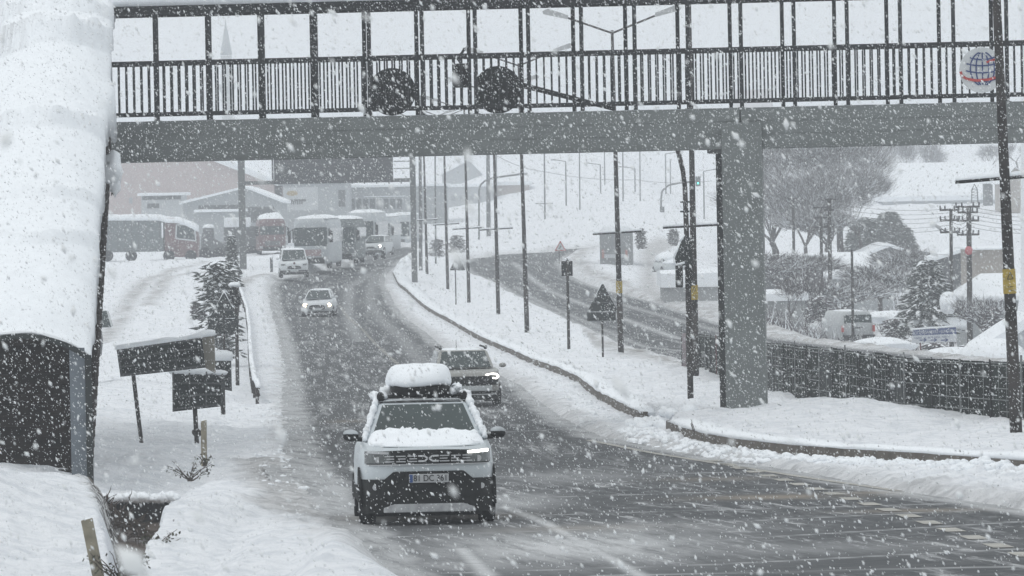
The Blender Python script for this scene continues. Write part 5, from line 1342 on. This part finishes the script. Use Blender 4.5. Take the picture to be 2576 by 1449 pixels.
# ------------------------------------------------------------------ buildings
def house(name, label, cat, u0, u1, ve, vr, d, depth, wall, roof='gable', snow=.35, wins=(), base=None, over=.35, apex=None, group=None, zbase=None):
    """a building whose front spans picture columns u0..u1, eaves and ridge at rows ve and vr, at distance d"""
    xa, xb = P(u0, ve, d).x, P(u1, ve, d).x; um = (u0+u1)/2; ze = P(um, ve, d).z; zr = P(um, vr, d).z
    zg_ = min(float(road_z((xa+xb)/2, d)), ze-2)-.6 if zbase is None else zbase
    t = thing(name, label, cat, ((xa+xb)/2, d, zg_), 0, group); hw = (xb-xa)/2; H = ze-zg_; RR = zr-zg_
    ap = 0 if apex is None else P(apex, vr, d).x-(xa+xb)/2
    m_ = MB()
    if roof == 'flat': m_.box(-hw, hw, 0, depth, 0, H)
    elif roof == 'gable': m_.prism([(-hw, 0), (hw, 0), (hw, H), (ap, RR), (-hw, H)], 'y', 0, depth)
    else: m_.box(-hw, hw, 0, depth, 0, H)
    w_ = m_.build('wall', wall, t)
    m_ = MB(); o_ = over
    def ns(a, b): return snow*(1+.35*(float(vnoise(a*.7, b*.7, 5))-.5))
    if roof == 'flat':
        g = []
        for f in np.linspace(0, 1, 6): g.append([(-hw-o_, -o_+(depth+2*o_)*f, H+.003)]+[(x, -o_+(depth+2*o_)*f, H+ns(x, f*3)) for x in np.linspace(-hw-o_, hw+o_, 22)]+[(hw+o_, -o_+(depth+2*o_)*f, H+.003)])
        m_.rings(g)
    elif roof == 'gable':
        g = []
        for f in np.linspace(0, 1, 6):
            y = -o_+(depth+2*o_)*f; top = []; bot = []
            for s_ in np.linspace(-1, 1, 17):
                x = s_*(hw+o_); zz = RR-(RR-H)*(abs(x-ap)/((hw+ap) if x < ap else (hw-ap)))
                top.append((x, y, zz+ns(x, f*3))); bot.append((x, y, zz+.003))
            g.append(top+bot[::-1])
        m_.rings(g)
    else:   # side gable / hip: ridge parallel to the front
        rr = hw*(.55 if roof == 'hip' else 1.0)
        V = [(-hw-o_, -o_, H), (hw+o_, -o_, H), (hw+o_, depth+o_, H), (-hw-o_, depth+o_, H), (-rr+ap, depth/2, RR), (rr+ap, depth/2, RR)]
        V2 = [(x, y, z+snow) for x, y, z in V]
        m_.add(V2+V[:4], [(0, 1, 5, 4), (1, 2, 5), (2, 3, 4, 5), (3, 0, 4), (6, 7, 1, 0), (7, 8, 2, 1), (8, 9, 3, 2), (9, 6, 0, 3), (9, 8, 7, 6)])
    m_.build('roof', SNOW, t, bevel=.06 if roof in ('hip', 'side') else 0)
    for (wx0, wx1, wz0, wz1, mm) in wins:
        q0 = P(wx0, wz1, d); q1 = P(wx1, wz0, d); m_ = MB(); m_.box(q0.x-(xa+xb)/2, q1.x-(xa+xb)/2, -.06, -.004, q0.z-zg_, q1.z-zg_); m_.build('window', mm, t)
    return t
GW = mat('window_grey', (.09, .10, .11), .4, 0, .2, 2)
house('warehouse', 'large pink gabled warehouse behind the trucks at the left', 'building', 130, 690, 470, 348, 520, 25, PINK, 'gable', .6, apex=390,
      wins=[(325, 333, 497, 512, GREYB)])
house('annex', 'small grey flat roofed annex in front of the pink warehouse', 'building', 355, 457, 492, 480, 500, 8, GREYL, 'flat', .28, wins=[(358, 455, 492, 503, GREYD), (370, 400, 512, 524, GREYD)])
house('workshop', 'low dark gabled workshop with snowy eaves behind the gantry column', 'building', 460, 706, 510, 474, 480, 14, GREYB, 'gable', .25, apex=618, wins=[(500, 600, 515, 560, GREYD), (620, 690, 520, 560, GREYD)])
house('shed', 'long low shed with a straight snowy roof edge right behind the loader', 'building', 498, 604, 533, 530, 462, 6, GREYB, 'flat', .22)
house('showroom', 'pale grey building with a signboard under the display gantry', 'building', 712, 870, 462, 460, 520, 18, GREYB, 'flat', .2, wins=[(872-20, 868, 478, 520, GREYD)])
house('office_block', 'long grey block with a snowy canopy behind the parked coaches', 'building', 868, 1120, 470, 464, 540, 22, GREYB, 'flat', .25,
      wins=[(880+i*17, 892+i*17, 500, 525, GW) for i in range(8)]+[(915, 1020, 492, 496, SNOW)])
p = P(748, 520, 515); t = thing('sign_board', 'pale signboard with small faint lettering on the grey showroom', 'sign', p)
def lc(u, v): q = P(u, v, 515)-p; return q.x, q.z
a_, b_ = lc(712, 472), lc(800, 528); m_ = MB(); m_.box(a_[0], b_[0], 0, .15, b_[1], a_[1]); bd = m_.build('board', GREYL, t)
m_ = MB()
for i in range(6): a_ = lc(732+i*5.2, 514); m_.box(a_[0], a_[0]+.12, -.03, -.003, a_[1], a_[1]+.3)
a_ = lc(725, 506); b_ = lc(770, 501); m_.box(a_[0], b_[0], -.03, -.003, a_[1]-.05, b_[1]); m_.build('lettering', GREYD, bd)
m_ = MB(); a_ = lc(735, 486); m_.blob((a_[0], -.02, a_[1]), (.6, .03, .25), 3, .3); m_.build('emblem', mat('faded_ochre', (.35, .28, .16), .7), bd)
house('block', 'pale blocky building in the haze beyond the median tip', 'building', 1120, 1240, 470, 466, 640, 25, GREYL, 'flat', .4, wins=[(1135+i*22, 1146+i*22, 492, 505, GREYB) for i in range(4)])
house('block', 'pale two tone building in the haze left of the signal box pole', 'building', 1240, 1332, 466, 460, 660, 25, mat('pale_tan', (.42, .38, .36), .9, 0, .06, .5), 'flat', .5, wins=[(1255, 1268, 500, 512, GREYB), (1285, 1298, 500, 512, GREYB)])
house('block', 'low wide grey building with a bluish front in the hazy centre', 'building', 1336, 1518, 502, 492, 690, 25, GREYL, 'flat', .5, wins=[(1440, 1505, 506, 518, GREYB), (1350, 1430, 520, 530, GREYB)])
house('hill_house', 'dark roofed house on the hazy slope above the pale block', 'building', 1112, 1212, 438, 404, 900, 16, GREYB, 'gable', .15, apex=1180)
house('hill_house', 'faint pink house on the slope seen through the footbridge railing', 'building', 1853, 1943, 225, 216, 1500, 20, PINK, 'flat', .3)
house('tower_block', 'small grey tower beside the crossbar pole in the haze', 'building', 1341, 1368, 470, 466, 720, 8, GREYB, 'flat', .3)
# right valley
house('shed', 'snow roofed pale shed with scribbled wall just right of the bridge pillar', 'building', 1900, 2024, 757, 741, 262, 9, mat('shed_wall', (.30, .31, .315), .9, 0, .12, 1.2), 'flat', .42, over=.2)
p = P(1960, 822, 261.9); t = thing('scribble', 'dark blue graffiti scribble on the wall of the pale shed', 'graffiti', p)
m_ = MB(); r = random.Random(2); pts = []
for i in range(46): pts.append((-.9+1.8*i/45, .10*math.sin(i*1.7)+r.uniform(-.05, .05)))
flat_line(m_, pts, .022, -.01); flat_line(m_, [(-.95, -.25), (.9, -.2)], .03, -.012); m_.build('paint_line', mat('graffiti_blue', (.10, .12, .18), .8), t)
house('shed', 'flat snow roofed grey shed left of the bridge pillar by the side road', 'building', 1672, 1850, 722, 692, 300, 9, mat('shed_wall', (.3, .31, .315)), 'flat', .9, over=.2)
house('cottage', 'long low cottage with a thin snowy roof right of the bridge pillar', 'building', 1908, 2066, 652, 644, 330, 8, GREYD, 'flat', .25)
house('cottage', 'cottage with a broad white hipped roof among the valley trees', 'building', 1998, 2245, 702, 648, 345, 12, GREYB, 'hip', .3, wins=[(2150, 2170, 712, 735, GW), (2060, 2085, 712, 735, GW)])
house('barn', 'dark gabled barn with snow along its roof edges behind the hipped cottage', 'building', 2120, 2360, 668, 620, 375, 12, GREYD, 'gable', .28, apex=2236)
house('apartment_house', 'beige house wall behind the thick utility poles at the right', 'building', 2454, 2535, 628, 622, 300, 10, BEIGE, 'flat', .1)
house('cottage', 'house with a wide white roof at the right edge behind the nearest lamp post', 'building', 2440, 2640, 756, 702, 262, 8, GREYB, 'hip', .25, wins=[(2470, 2490, 770, 830, GREYD), (2500, 2512, 770, 830, GREYD)])
house('dark_shed', 'narrow dark shed with a snowy slanted roof left of the beige house', 'building', 2360, 2452, 652, 632, 320, 6, GREYD, 'gable', .25, apex=2430)
house('hill_house', 'snow roofed house high on the slope at the right edge', 'building', 2528, 2600, 452, 420, 560, 12, BEIGE, 'gable', .1, apex=2552)
house('terrace_building', 'long snow covered terrace building on the white slope at upper right', 'building', 2225, 2512, 505, 420, 600, 16, GREYL, 'side', .6, zbase=float(road_z(50, 600))-1)
house('hut', 'tiny dark hut in front of the terrace building on the slope', 'building', 2478, 2497, 462, 458, 590, 3, GREYD, 'flat', .3)
house('shelter', 'slanted snowy shelter roof at the right edge above the fence', 'building', 2490, 2600, 880, 815, 215, 5, mat('shelter_pale', (.4, .42, .44), .7, 0, .1, 2), 'gable', .5, apex=2600)
# minaret
p = P(573, 330, 830); t = thing('minaret', 'slender pale minaret with a pointed grey cone, seen through the railing', 'minaret', p)
def hh(v): return P(573, v, 830).z-p.z
m_ = MB(); m_.tube((0, 0, -26), (0, 0, hh(140)), .95, .88, 20); m_.build('shaft', GREYL, t, smooth=True)
m_ = MB(); m_.tube((0, 0, hh(138)), (0, 0, hh(72)), .98, .25, 20); m_.tube((0, 0, hh(72)), (0, 0, hh(48)), .18, .03, 8); m_.build('spire', GREYB, t, smooth=True)
m_ = MB(); m_.tube((0, 0, hh(235)), (0, 0, hh(222)), .95, 1.35, 20); m_.tube((0, 0, hh(222)), (0, 0, hh(212)), 1.4, 1.4, 20); m_.build('balcony', GREYL, t, smooth=True)

# ------------------------------------------------------------------ utility poles and wires
GU = 'wooden utility poles in the right valley'
def upole(u, v, d, vt, label, arms=(), r=.13, ball=False):
    p = P(u, v, d); t = thing('utility_pole', label, 'utility pole', p, 0, GU); top = P(u-2, vt, d)-p
    m_ = MB(); m_.tube((0, 0, -1.5), top, r, r*.8, 8); m_.build('pole', POLE, t)
    for va, hw in arms:
        z = (P(u, va, d)-p).z; m_ = MB(); m_.box(-hw, hw, -.06, .06, z-.05, z+.05); a = m_.build('crossarm', POLE, t)
        m_ = MB()
        for s in (-1, -.5, .5, 1): m_.tube((s*hw*.95, 0, z+.05), (s*hw*.95, 0, z+.22), .05, .04, 6)
        m_.build('insulator', GREYD, a)
    if ball:
        z = (P(u, 630, d)-p).z; m_ = MB(); m_.blob((.0, -.2, z), (.2, .15, .22), 2, .1); m_.build('red_lantern', mat('dull_red', (.45, .12, .13), .6), t)
    return t
upole(2088, 690, 305, 499, 'utility pole with a top crossarm in front of the big bare tree', [(502, .45), (528, .3), (570, .3)])
upole(2067, 700, 325, 520, 'shorter utility pole just left of the one with the top crossarm', [(522, .45), (548, .4), (572, .4)], .11)
upole(1997, 655, 350, 500, 'slim utility pole at the left part of the big bare tree', [(500, .35)], .11)
upole(2145, 790, 265, 628, 'short bare pole in front of the hipped cottage', [], .08)
upole(2394, 812, 262, 527, 'utility pole carrying a lamp arm left of the red lantern', [(528, .5), (554, .5), (584, .5)], .10)
upole(2439, 800, 255, 518, 'thick utility pole with a red lantern and several crossarms', [(520, .6), (534, .5), (555, .55), (590, .55)], .15, True)
p = P(2392, 600, 262); t = thing('street_lamp', 'drooping pale lamp arm on the utility pole left of the red lantern', 'street lamp', p)
def lc(u, v): q = P(u, v, 262)-p; return q
m_ = MB(); m_.path([lc(2392, 584), lc(2376, 580), lc(2362, 572)], .03); m_.build('arm', POLE, t); m_ = MB(); m_.tube(lc(2366, 575), lc(2347, 563), .10, .06, 8); m_.build('lamp_head', SILV, t)
def wire(pts, sag, r, label, name='overhead_wire'):
    m_ = MB(); 
    for a_, b_ in zip(pts[:-1], pts[1:]):
        q = []
        for f in np.linspace(0, 1, 13): c = a_.lerp(b_, f); c = c.copy(); c.z -= sag*4*f*(1-f); q.append(c)
        m_.path(q, r, 4)
    return set_props(m_.build(name, mat('wire', (.10, .10, .105), .6), None), label, 'wire', 'overhead wires')
for i, v in enumerate((521, 531, 541, 551, 562, 572)):
    wire([P(2090, v-12+i*3, 305), P(2392, v+4, 262), P(2438, v-2, 255), P(2700, v+6, 235)], .25, .014, ['topmost', 'second', 'third', 'fourth', 'fifth', 'lowest'][i]+' wire of the bundle between the valley utility poles, counted from the top')
wire([P(1250, 392, 560), P(1371, 432, 520), P(1600, 452, 560), P(1790, 455, 560)], .3, .03, 'long sagging wire crossing the haze between the far poles')
wire([P(2160, 607, 300), P(2270, 620, 290), P(2394, 642, 262)], .1, .014, 'single wire sagging low over the barn roof')
# lattice ornament on slope
p = P(2452, 498, 480); t = thing('lattice_tower', 'little lattice tower with a pointed top on the white slope', 'tower', p)
m_ = MB(); h = P(2452, 463, 480).z-p.z
for sx_, sy_ in ((-1, -1), (1, -1), (1, 1), (-1, 1)): m_.tube((sx_*.3, sy_*.3, -.5), (sx_*.25, sy_*.25, h*.6), .03); m_.tube((sx_*.25, sy_*.25, h*.6), (0, 0, h), .03)
for k_ in range(4): z = h*.6*k_/3; m_.box(-.3, .3, -.3, -.26, z-.02, z+.02); m_.tube((-.3, -.28, z), (.3, -.28, z+h*.2), .02)
m_.build('frame', GREYD, t)

# ------------------------------------------------------------------ trees
def bare_tree(u, v, d, vt, width, label, seed, depth=7, ntw=5200, lean=0, trunk_r=.28, snowf=.25, cat='tree', forks=4, group=None, tw=1.0):
    r = random.Random(seed); p = P(u, v, d); p.z -= .4; H = P(u, vt, d).z-p.z; t = thing('bare_tree', label, cat, p, 0, group)
    mt, mc, msn = MB(), MB(), MB(); tips = []
    def grow(q, dr, L, rad, lev):
        n_ = 3; 
        for k_ in range(n_):
            dr = (dr+Vector((r.uniform(-1, 1), r.uniform(-1, 1), r.uniform(-.3, .5)))*.14).normalized(); q2 = q+dr*L/n_; r2 = rad*.9
            (mt if lev < 2 else mc).tube(q, q2, rad, r2, 6 if lev < 2 else 4 if lev < 4 else 3); q = q2; rad = r2
            if lev >= 2: tips.append((q, dr))
        if lev >= depth-1: return
        for _ in range(r.choice((2, 3, 3)) if lev else forks):
            a = Vector((r.gauss(0, 1), r.gauss(0, 1), r.uniform(-.25, .9))).normalized()
            grow(q, (dr*.75+a*(.62 if lev else .55)).normalized(), L*r.uniform(.62, .82), rad*.62, lev+1)
    grow(Vector((0, 0, 0)), Vector((lean, 0, 1)).normalized(), H*.30, trunk_r, 0)
    sx_ = width/(2*max(abs(q.x) for q, _ in tips)); sz_ = H/max(q.z for q, _ in tips)
    for _ in range(ntw):
        q, dr = r.choice(tips); q = q+Vector((r.gauss(0, .35), r.gauss(0, .35), r.gauss(0, .3)))*min(1, H/9); e = (dr+Vector((r.gauss(0, .5), r.gauss(0, .4), r.gauss(.35, .4)))).normalized()*r.uniform(.3, 1.2)*min(1, H/9+.3)
        tgt = msn if r.random() < snowf else mc
        s = Vector((r.uniform(-1, 1), r.uniform(-1, 1), 0)).normalized()*r.uniform(.009, .020)*tw
        tgt.add([q-s, q+s, q+e, q+Vector((0, 0, .02))], [(0, 1, 2), (0, 2, 3), (1, 3, 2)])
    for m_ in (mt, mc, msn):
        m_.v = [(x*(1+(sx_-1)*min(1, max(0, z/(H*.25)))), y, z*sz_) for x, y, z in m_.v]
    mt.build('trunk', BARK, t); mc.build('crown', TWIG, t); msn.build('crown_snow', SNOW, t)
    return t
bare_tree(2120, 690, 400, 300, 13.5, 'big bare tree with a wide grey crown behind the valley cottages', 4, 8, 34000, .04, .33, tw=1.25)
bare_tree(1950, 690, 410, 400, 6.5, 'slender bare tree right beside the bridge pillar', 12, 6, 9000, 0, .16)
bare_tree(2030, 700, 380, 440, 6.5, 'bare tree with tangled twigs left of the tall utility pole', 13, 6, 10000, 0, .18)
bare_tree(2290, 560, 620, 340, 8, 'hazy bare tree right of the big one, above the terrace building', 5, 6, 9000, 0, .2, tw=1.3)
bare_tree(2170, 650, 392, 430, 9.0, 'bare grey tree crown directly right of the big bare tree trunk', 44, 7, 16000, 0, .16)
bare_tree(1960, 660, 395, 470, 8.0, 'low wide leafless tree behind the long low cottage', 45, 7, 14000, 0, .14)
bare_tree(2487, 440, 700, 366, 4.5, 'small hazy bare tree on the slope near the hut', 6, 6, 2000, 0, .14)
bare_tree(2560, 420, 720, 366, 5, 'hazy bare tree at the right edge of the slope', 7, 6, 2000, 0, .14)
bare_tree(2028, 850, 258, 690, 2.2, 'thin bare sapling in front of the pale shed, right of it', 8, 6, 500, 0, .06, .05)
bare_tree(1985, 810, 259, 700, 2.2, 'thin reddish sapling in front of the pale shed wall', 9, 6, 500, 0, .05, .05)
bare_tree(2215, 770, 300, 680, 4.0, 'scrubby bare bush tree below the hipped cottage', 10, 6, 6000, 0, .1, .3)
bare_tree(1960, 735, 310, 655, 6.5, 'tangled leafless thicket under the slender bare tree beside the pillar', 41, 6, 7000, 0, .1, .3)
bare_tree(2080, 640, 385, 540, 7.0, 'leafless thicket in the middle of the valley behind the utility poles', 42, 6, 9000, 0, .12, .3)
bare_tree(2300, 720, 330, 640, 5.0, 'leafless thicket between the barn and the broad fir', 43, 6, 5000, 0, .1, .3)
bare_tree(2120, 800, 290, 720, 4.5, 'scrubby bare bush tree left of the white van', 11, 6, 6000, 0, .1, .3)
bare_tree(2480, 850, 245, 760, 3.0, 'tangled bare shrub between the utility poles and the right edge', 21, 6, 1800, 0, .1, .3)

def conifer(u, v, d, vt, width, label, seed, n=1500, snowf=.42, lean=0, ragged=.25, leafm=None, trunk=True, name='fir_tree', cat='tree', group=None, shape=1.0, lsz=1.0, flat=False):
    r = random.Random(seed); p = P(u, v, d); p.z -= .2; H = P(u, vt, d).z-p.z; t = thing(name, label, cat, p, 0, group)
    if trunk:
        m_ = MB(); m_.tube((0, 0, -.3), (lean*H, 0, H*.97), .10, .02, 7); m_.build('trunk', BARK, t)
    mn, msn = MB(), MB()
    for i in range(n):
        f = r.random()**.8; R = (width/2)*((1-f)**shape*(1-ragged)+ragged*r.random())*(1 if f > .06 else .8)
        a = r.uniform(0, 2*math.pi); rr = R*(r.random()**.45); c = Vector((lean*H*f+rr*math.cos(a), rr*math.sin(a), H*(.04+.94*f)-rr*.18))
        L = (.16+.22*r.random())*(.6+.5*width/4)*lsz; o_ = Vector((math.cos(a), math.sin(a), r.uniform(-.5, .15))).normalized()*L
        s = Vector((-math.sin(a), math.cos(a), 0))*L*.35; up = Vector((0, 0, L*.22))
        mn.add([c-o_*.5, c+s, c+o_, c-s, c+up*.6, c-up], [(0, 1, 4), (1, 2, 4), (2, 3, 4), (3, 0, 4), (1, 0, 5), (2, 1, 5), (3, 2, 5), (0, 3, 5)])
        if r.random() < snowf:
            q = c+up*.62; msn.add([q-o_*.42, q+s*.9, q+o_*.85, q-s*.9, q+up*.75], [(0, 1, 4), (1, 2, 4), (2, 3, 4), (3, 0, 4), (3, 2, 1, 0)])
    mn.build('needles' if trunk else 'foliage', leafm or NEED, t); msn.build('branch_snow', SNOW, t)
    return t
conifer(558, 900, 185, 650, 2.1, 'snow flecked fir behind the triangular sign left of the road', 3, 800, .66, -.02, .85, shape=.55, lsz=1.0)
conifer(585, 720, 300, 590, 1.1, 'narrow dark fir top beside the left gantry column', 4, 900, .3, 0, .35)
conifer(2335, 830, 262, 650, 4.2, 'broad snow flecked fir in front of the barn on the right', 5, 2600, .5, 0, .3)
conifer(2238, 660, 455, 530, 6.2, 'dark hazy evergreen with a steep right edge behind the barn', 6, 3200, .10, .0, .2, shape=.7)
conifer(2180, 660, 450, 545, 5.5, 'dark evergreen thicket left of the steep edged one', 7, 2600, .12, 0, .35, shape=.5)
conifer(2280, 660, 452, 570, 3.0, 'low dark evergreen at the foot of the steep edged one', 8, 1500, .08, 0, .2, shape=.6)
for (u, v, d, vt, w_, lab, sd_) in ((1310, 602, 560, 560, 2.6, 'hazy bush left of the crossbar pole, first of the far hedge', 31), (1352, 602, 555, 548, 1.8, 'narrow hazy bush under the crossbar pole', 32),
        (1395, 600, 560, 555, 3.0, 'hazy dark bush in the middle of the far hedge', 33), (1445, 598, 560, 558, 2.8, 'hazy bush right of the middle of the far hedge', 34),
        (1490, 598, 565, 556, 2.6, 'hazy bush at the right end of the far hedge', 35), (1275, 606, 520, 575, 1.6, 'small hazy bush behind the fourth lamp post', 36),
        (1612, 620, 395, 572, 1.0, 'slim upright shrub beside the lorry', 37), (1694, 612, 420, 575, 1.1, 'upright grey shrub right of the side road', 38),
        (1150, 640, 430, 590, 2.0, 'hazy shrub on the median tip behind the small triangle', 39), (1100, 660, 420, 600, 1.6, 'dark hazy shrub near the gantry column foot', 40),
        (2250, 862, 262, 800, 1.7, 'grey scrubby shrub between the white van and the direction board', 51), (2440, 905, 228, 868, 1.6, 'grey shrub right of the direction board behind the fence', 52),
        (2350, 905, 246, 862, 2.2, 'low dark shrub behind the posts of the direction board', 53), (2060, 800, 285, 745, 2.0, 'grey shrub left of the thin sapling by the pale shed', 54),
        (2500, 905, 236, 770, 1.5, 'tall grey shrub near the right edge behind the shelter', 55), (2200, 745, 320, 690, 2.4, 'grey shrub under the hipped cottage eaves', 56),
        (500, 790, 200, 762, .55, 'low brown shrub left of the road side fir', 41)):
    conifer(u, v, d, vt, w_, lab, sd_, 420, .25, 0, .6, TWIG, False, 'shrub', 'shrub', shape=.35)
r = random.Random(91); m_ = MB(); m2_ = MB()
for i in range(1500):
    d = r.uniform(235, 400); u = r.uniform(1905, 2576); x = P(u, 700, d).x; z = float(road_z(x, d))+.1; c = Vector((x, d, z))
    if vnoise(x*.25, d*.05, 61) < .42: continue
    h = r.uniform(.4, 1.5)
    for k_ in range(9):
        e = Vector((r.gauss(0, .4), r.gauss(0, .4), r.uniform(.5, 1)))*h; q = c+Vector((r.gauss(0, .3), r.gauss(0, .3), 0)); w_ = r.uniform(.012, .03); s_ = Vector((w_, 0, 0))
        (m2_ if r.random() < .25 else m_).add([q-s_, q+s_, q+e, q+Vector((0, w_, 0))], [(0, 1, 2), (0, 2, 3), (1, 3, 2)])
set_props(m_.build('undergrowth', TWIG), 'grey leafless undergrowth between the valley houses', None, kind='stuff')
set_props(m2_.build('snowy_undergrowth', SNOW), 'snow on the leafless undergrowth in the valley', None, kind='stuff')
# small marker post and snow heaps
p = P(683, 676, 330); t = thing('marker_post', 'short dark marker post left of the white small van', 'post', p); m_ = MB(); m_.box(-.09, .09, 0, .15, -.4, .75); m_.build('post', GREYD, t, bevel=.02)
m_ = MB(); m_.blob((0, .07, .75), (.13, .12, .08), 2); m_.build('snow_cap', SNOW, t, smooth=True)
p = P(240, 905, 150); t = thing('parked_car', 'slice of a dark car with a warm lamp peeking out beside the covered stairs', 'car', p, math.radians(8))
m_ = MB(); m_.rings([[(x-.55, y+2, z) for x, y in sup(.86-i, 2.0-i, 4, 30)] for z, i in ((.1, .05), (.5, 0), (.8, .03), (.9, .14))]); m_.build('body', GREYD, t, smooth=True)
cabin(t, [(1.0, .9, .6), (1.6, 1.4, .5), (3.0, 1.4, .5), (3.6, .9, .6)], PALE, snow=.06)
m_ = MB(); m_.blob((.12, .12, .62), (.045, .03, .035), 1, 0); m_.build('headlight', LAMPW, t)
for (u, v, d, rx, rz_, lab, sdd) in ((2330, 898, 232, 1.5, .30, 'long snow heap under the blue and white board', 3), (2220, 870, 240, 1.5, .4, 'snow heap right of the white van behind the road', 4),
        (2500, 915, 205, 1.5, 1.0, 'tall ploughed snow heap at the right edge behind the fence', 5), (2355, 815, 262, 1.9, .5, 'snow covered mound below the broad fir', 6), (2245, 800, 280, 2.2, .35, 'snow bank roof line left of the broad fir', 7),
        (2385, 762, 258, .42, .55, 'rounded snow cone between fir and utility pole', 8)):
    p = P(u, v, d); t = thing('snow_heap', lab, 'snow heap', p, 0, 'ploughed snow heaps'); m_ = MB(); m_.blob((0, 0, 0), (rx, 1.2, rz_), sdd, .28, 26, 14); m_.build('heap', SNOW, t, smooth=True)

# ------------------------------------------------------------------ air: haze and falling snow
m = bpy.data.materials.new('haze'); m.use_nodes = True; n = m.node_tree; n.nodes.remove(n.nodes['Principled BSDF'])
pv = n.nodes.new('ShaderNodeVolumePrincipled'); pv.inputs['Color'].default_value = (.93, .96, 1, 1); pv.inputs['Density'].default_value = .00088; pv.inputs['Anisotropy'].default_value = .0
n.links.new(pv.outputs[0], n.nodes['Material Output'].inputs['Volume'])
zmin = float(TZ.min())-1.5
mb = MB(); mb.box(-2100, 2100, -12, 2600, zmin, HC+44); hz = mb.build('haze', m); set_props(hz, 'pale even snow haze filling the air', kind='stuff')

N = 340000
dd_ = (nrg.random(N)*(120**3-13**3)+13**3)**(1/3); dd_[:350] = nrg.uniform(5, 22, 350)
tx = nrg.uniform(-.135, .135, N); tz = nrg.uniform(-.10, .062, N)
cx, cy, cz = tx*dd_, dd_, HC+tz*dd_
ok = cz > road_z(cx, cy)+.1; cx, cy, cz = cx[ok], cy[ok], cz[ok]; N = len(cx)
sz_ = nrg.lognormal(math.log(.0043), .48, N); sz_ = np.clip(sz_, .002, .0125)
dirv = np.stack([nrg.normal(.55, .28, N), nrg.normal(0, .3, N), -np.ones(N)*nrg.uniform(.5, 1.3, N)], 1); dirv /= np.linalg.norm(dirv, axis=1)[:, None]
up_ = nrg.normal(0, 1, (N, 3)); s1 = np.cross(dirv, up_); s1 /= np.linalg.norm(s1, axis=1)[:, None]; s2 = np.cross(dirv, s1)
c_ = np.stack([cx, cy, cz], 1); el = nrg.uniform(1.0, 2.3, N)[:, None]*sz_[:, None]; a_ = sz_[:, None]*nrg.uniform(.6, 1.15, (N, 1)); b_ = sz_[:, None]*nrg.uniform(.6, 1.15, (N, 1))
V = np.stack([c_+dirv*el, c_-dirv*el, c_+s1*a_, c_-s1*b_, c_+s2*b_, c_-s2*a_], 1).reshape(-1, 3)
F8 = np.array([(0, 2, 4), (0, 4, 3), (0, 3, 5), (0, 5, 2), (1, 4, 2), (1, 3, 4), (1, 5, 3), (1, 2, 5)])
F = (np.arange(N)[:, None, None]*6+F8[None]).reshape(-1, 3)
me = bpy.data.meshes.new('falling_snow'); me.vertices.add(len(V)); me.vertices.foreach_set('co', V.ravel().astype(np.float32))
me.loops.add(len(F)*3); me.loops.foreach_set('vertex_index', F.ravel().astype(np.int32)); me.polygons.add(len(F))
me.polygons.foreach_set('loop_start', np.arange(len(F), dtype=np.int32)*3); me.polygons.foreach_set('loop_total', np.full(len(F), 3, np.int32)); me.update(calc_edges=True)
me.materials.append(mat('snowflake', (.74, .76, .77), .9, var=.02)); fl = bpy.data.objects.new('falling_snow', me); COL.objects.link(fl)
set_props(fl, 'white snowflakes falling through the air', kind='stuff')

# drop plain part names that carry no numbering and make face normals consistent
for o in list(bpy.data.objects):
    if o.type == 'MESH' and o.name.split('.')[0] not in ('falling_snow', 'haze', 'road', 'snow_ground') and o.data.users == 1 and len(o.data.vertices) < 20000:
        fix_normals(o)
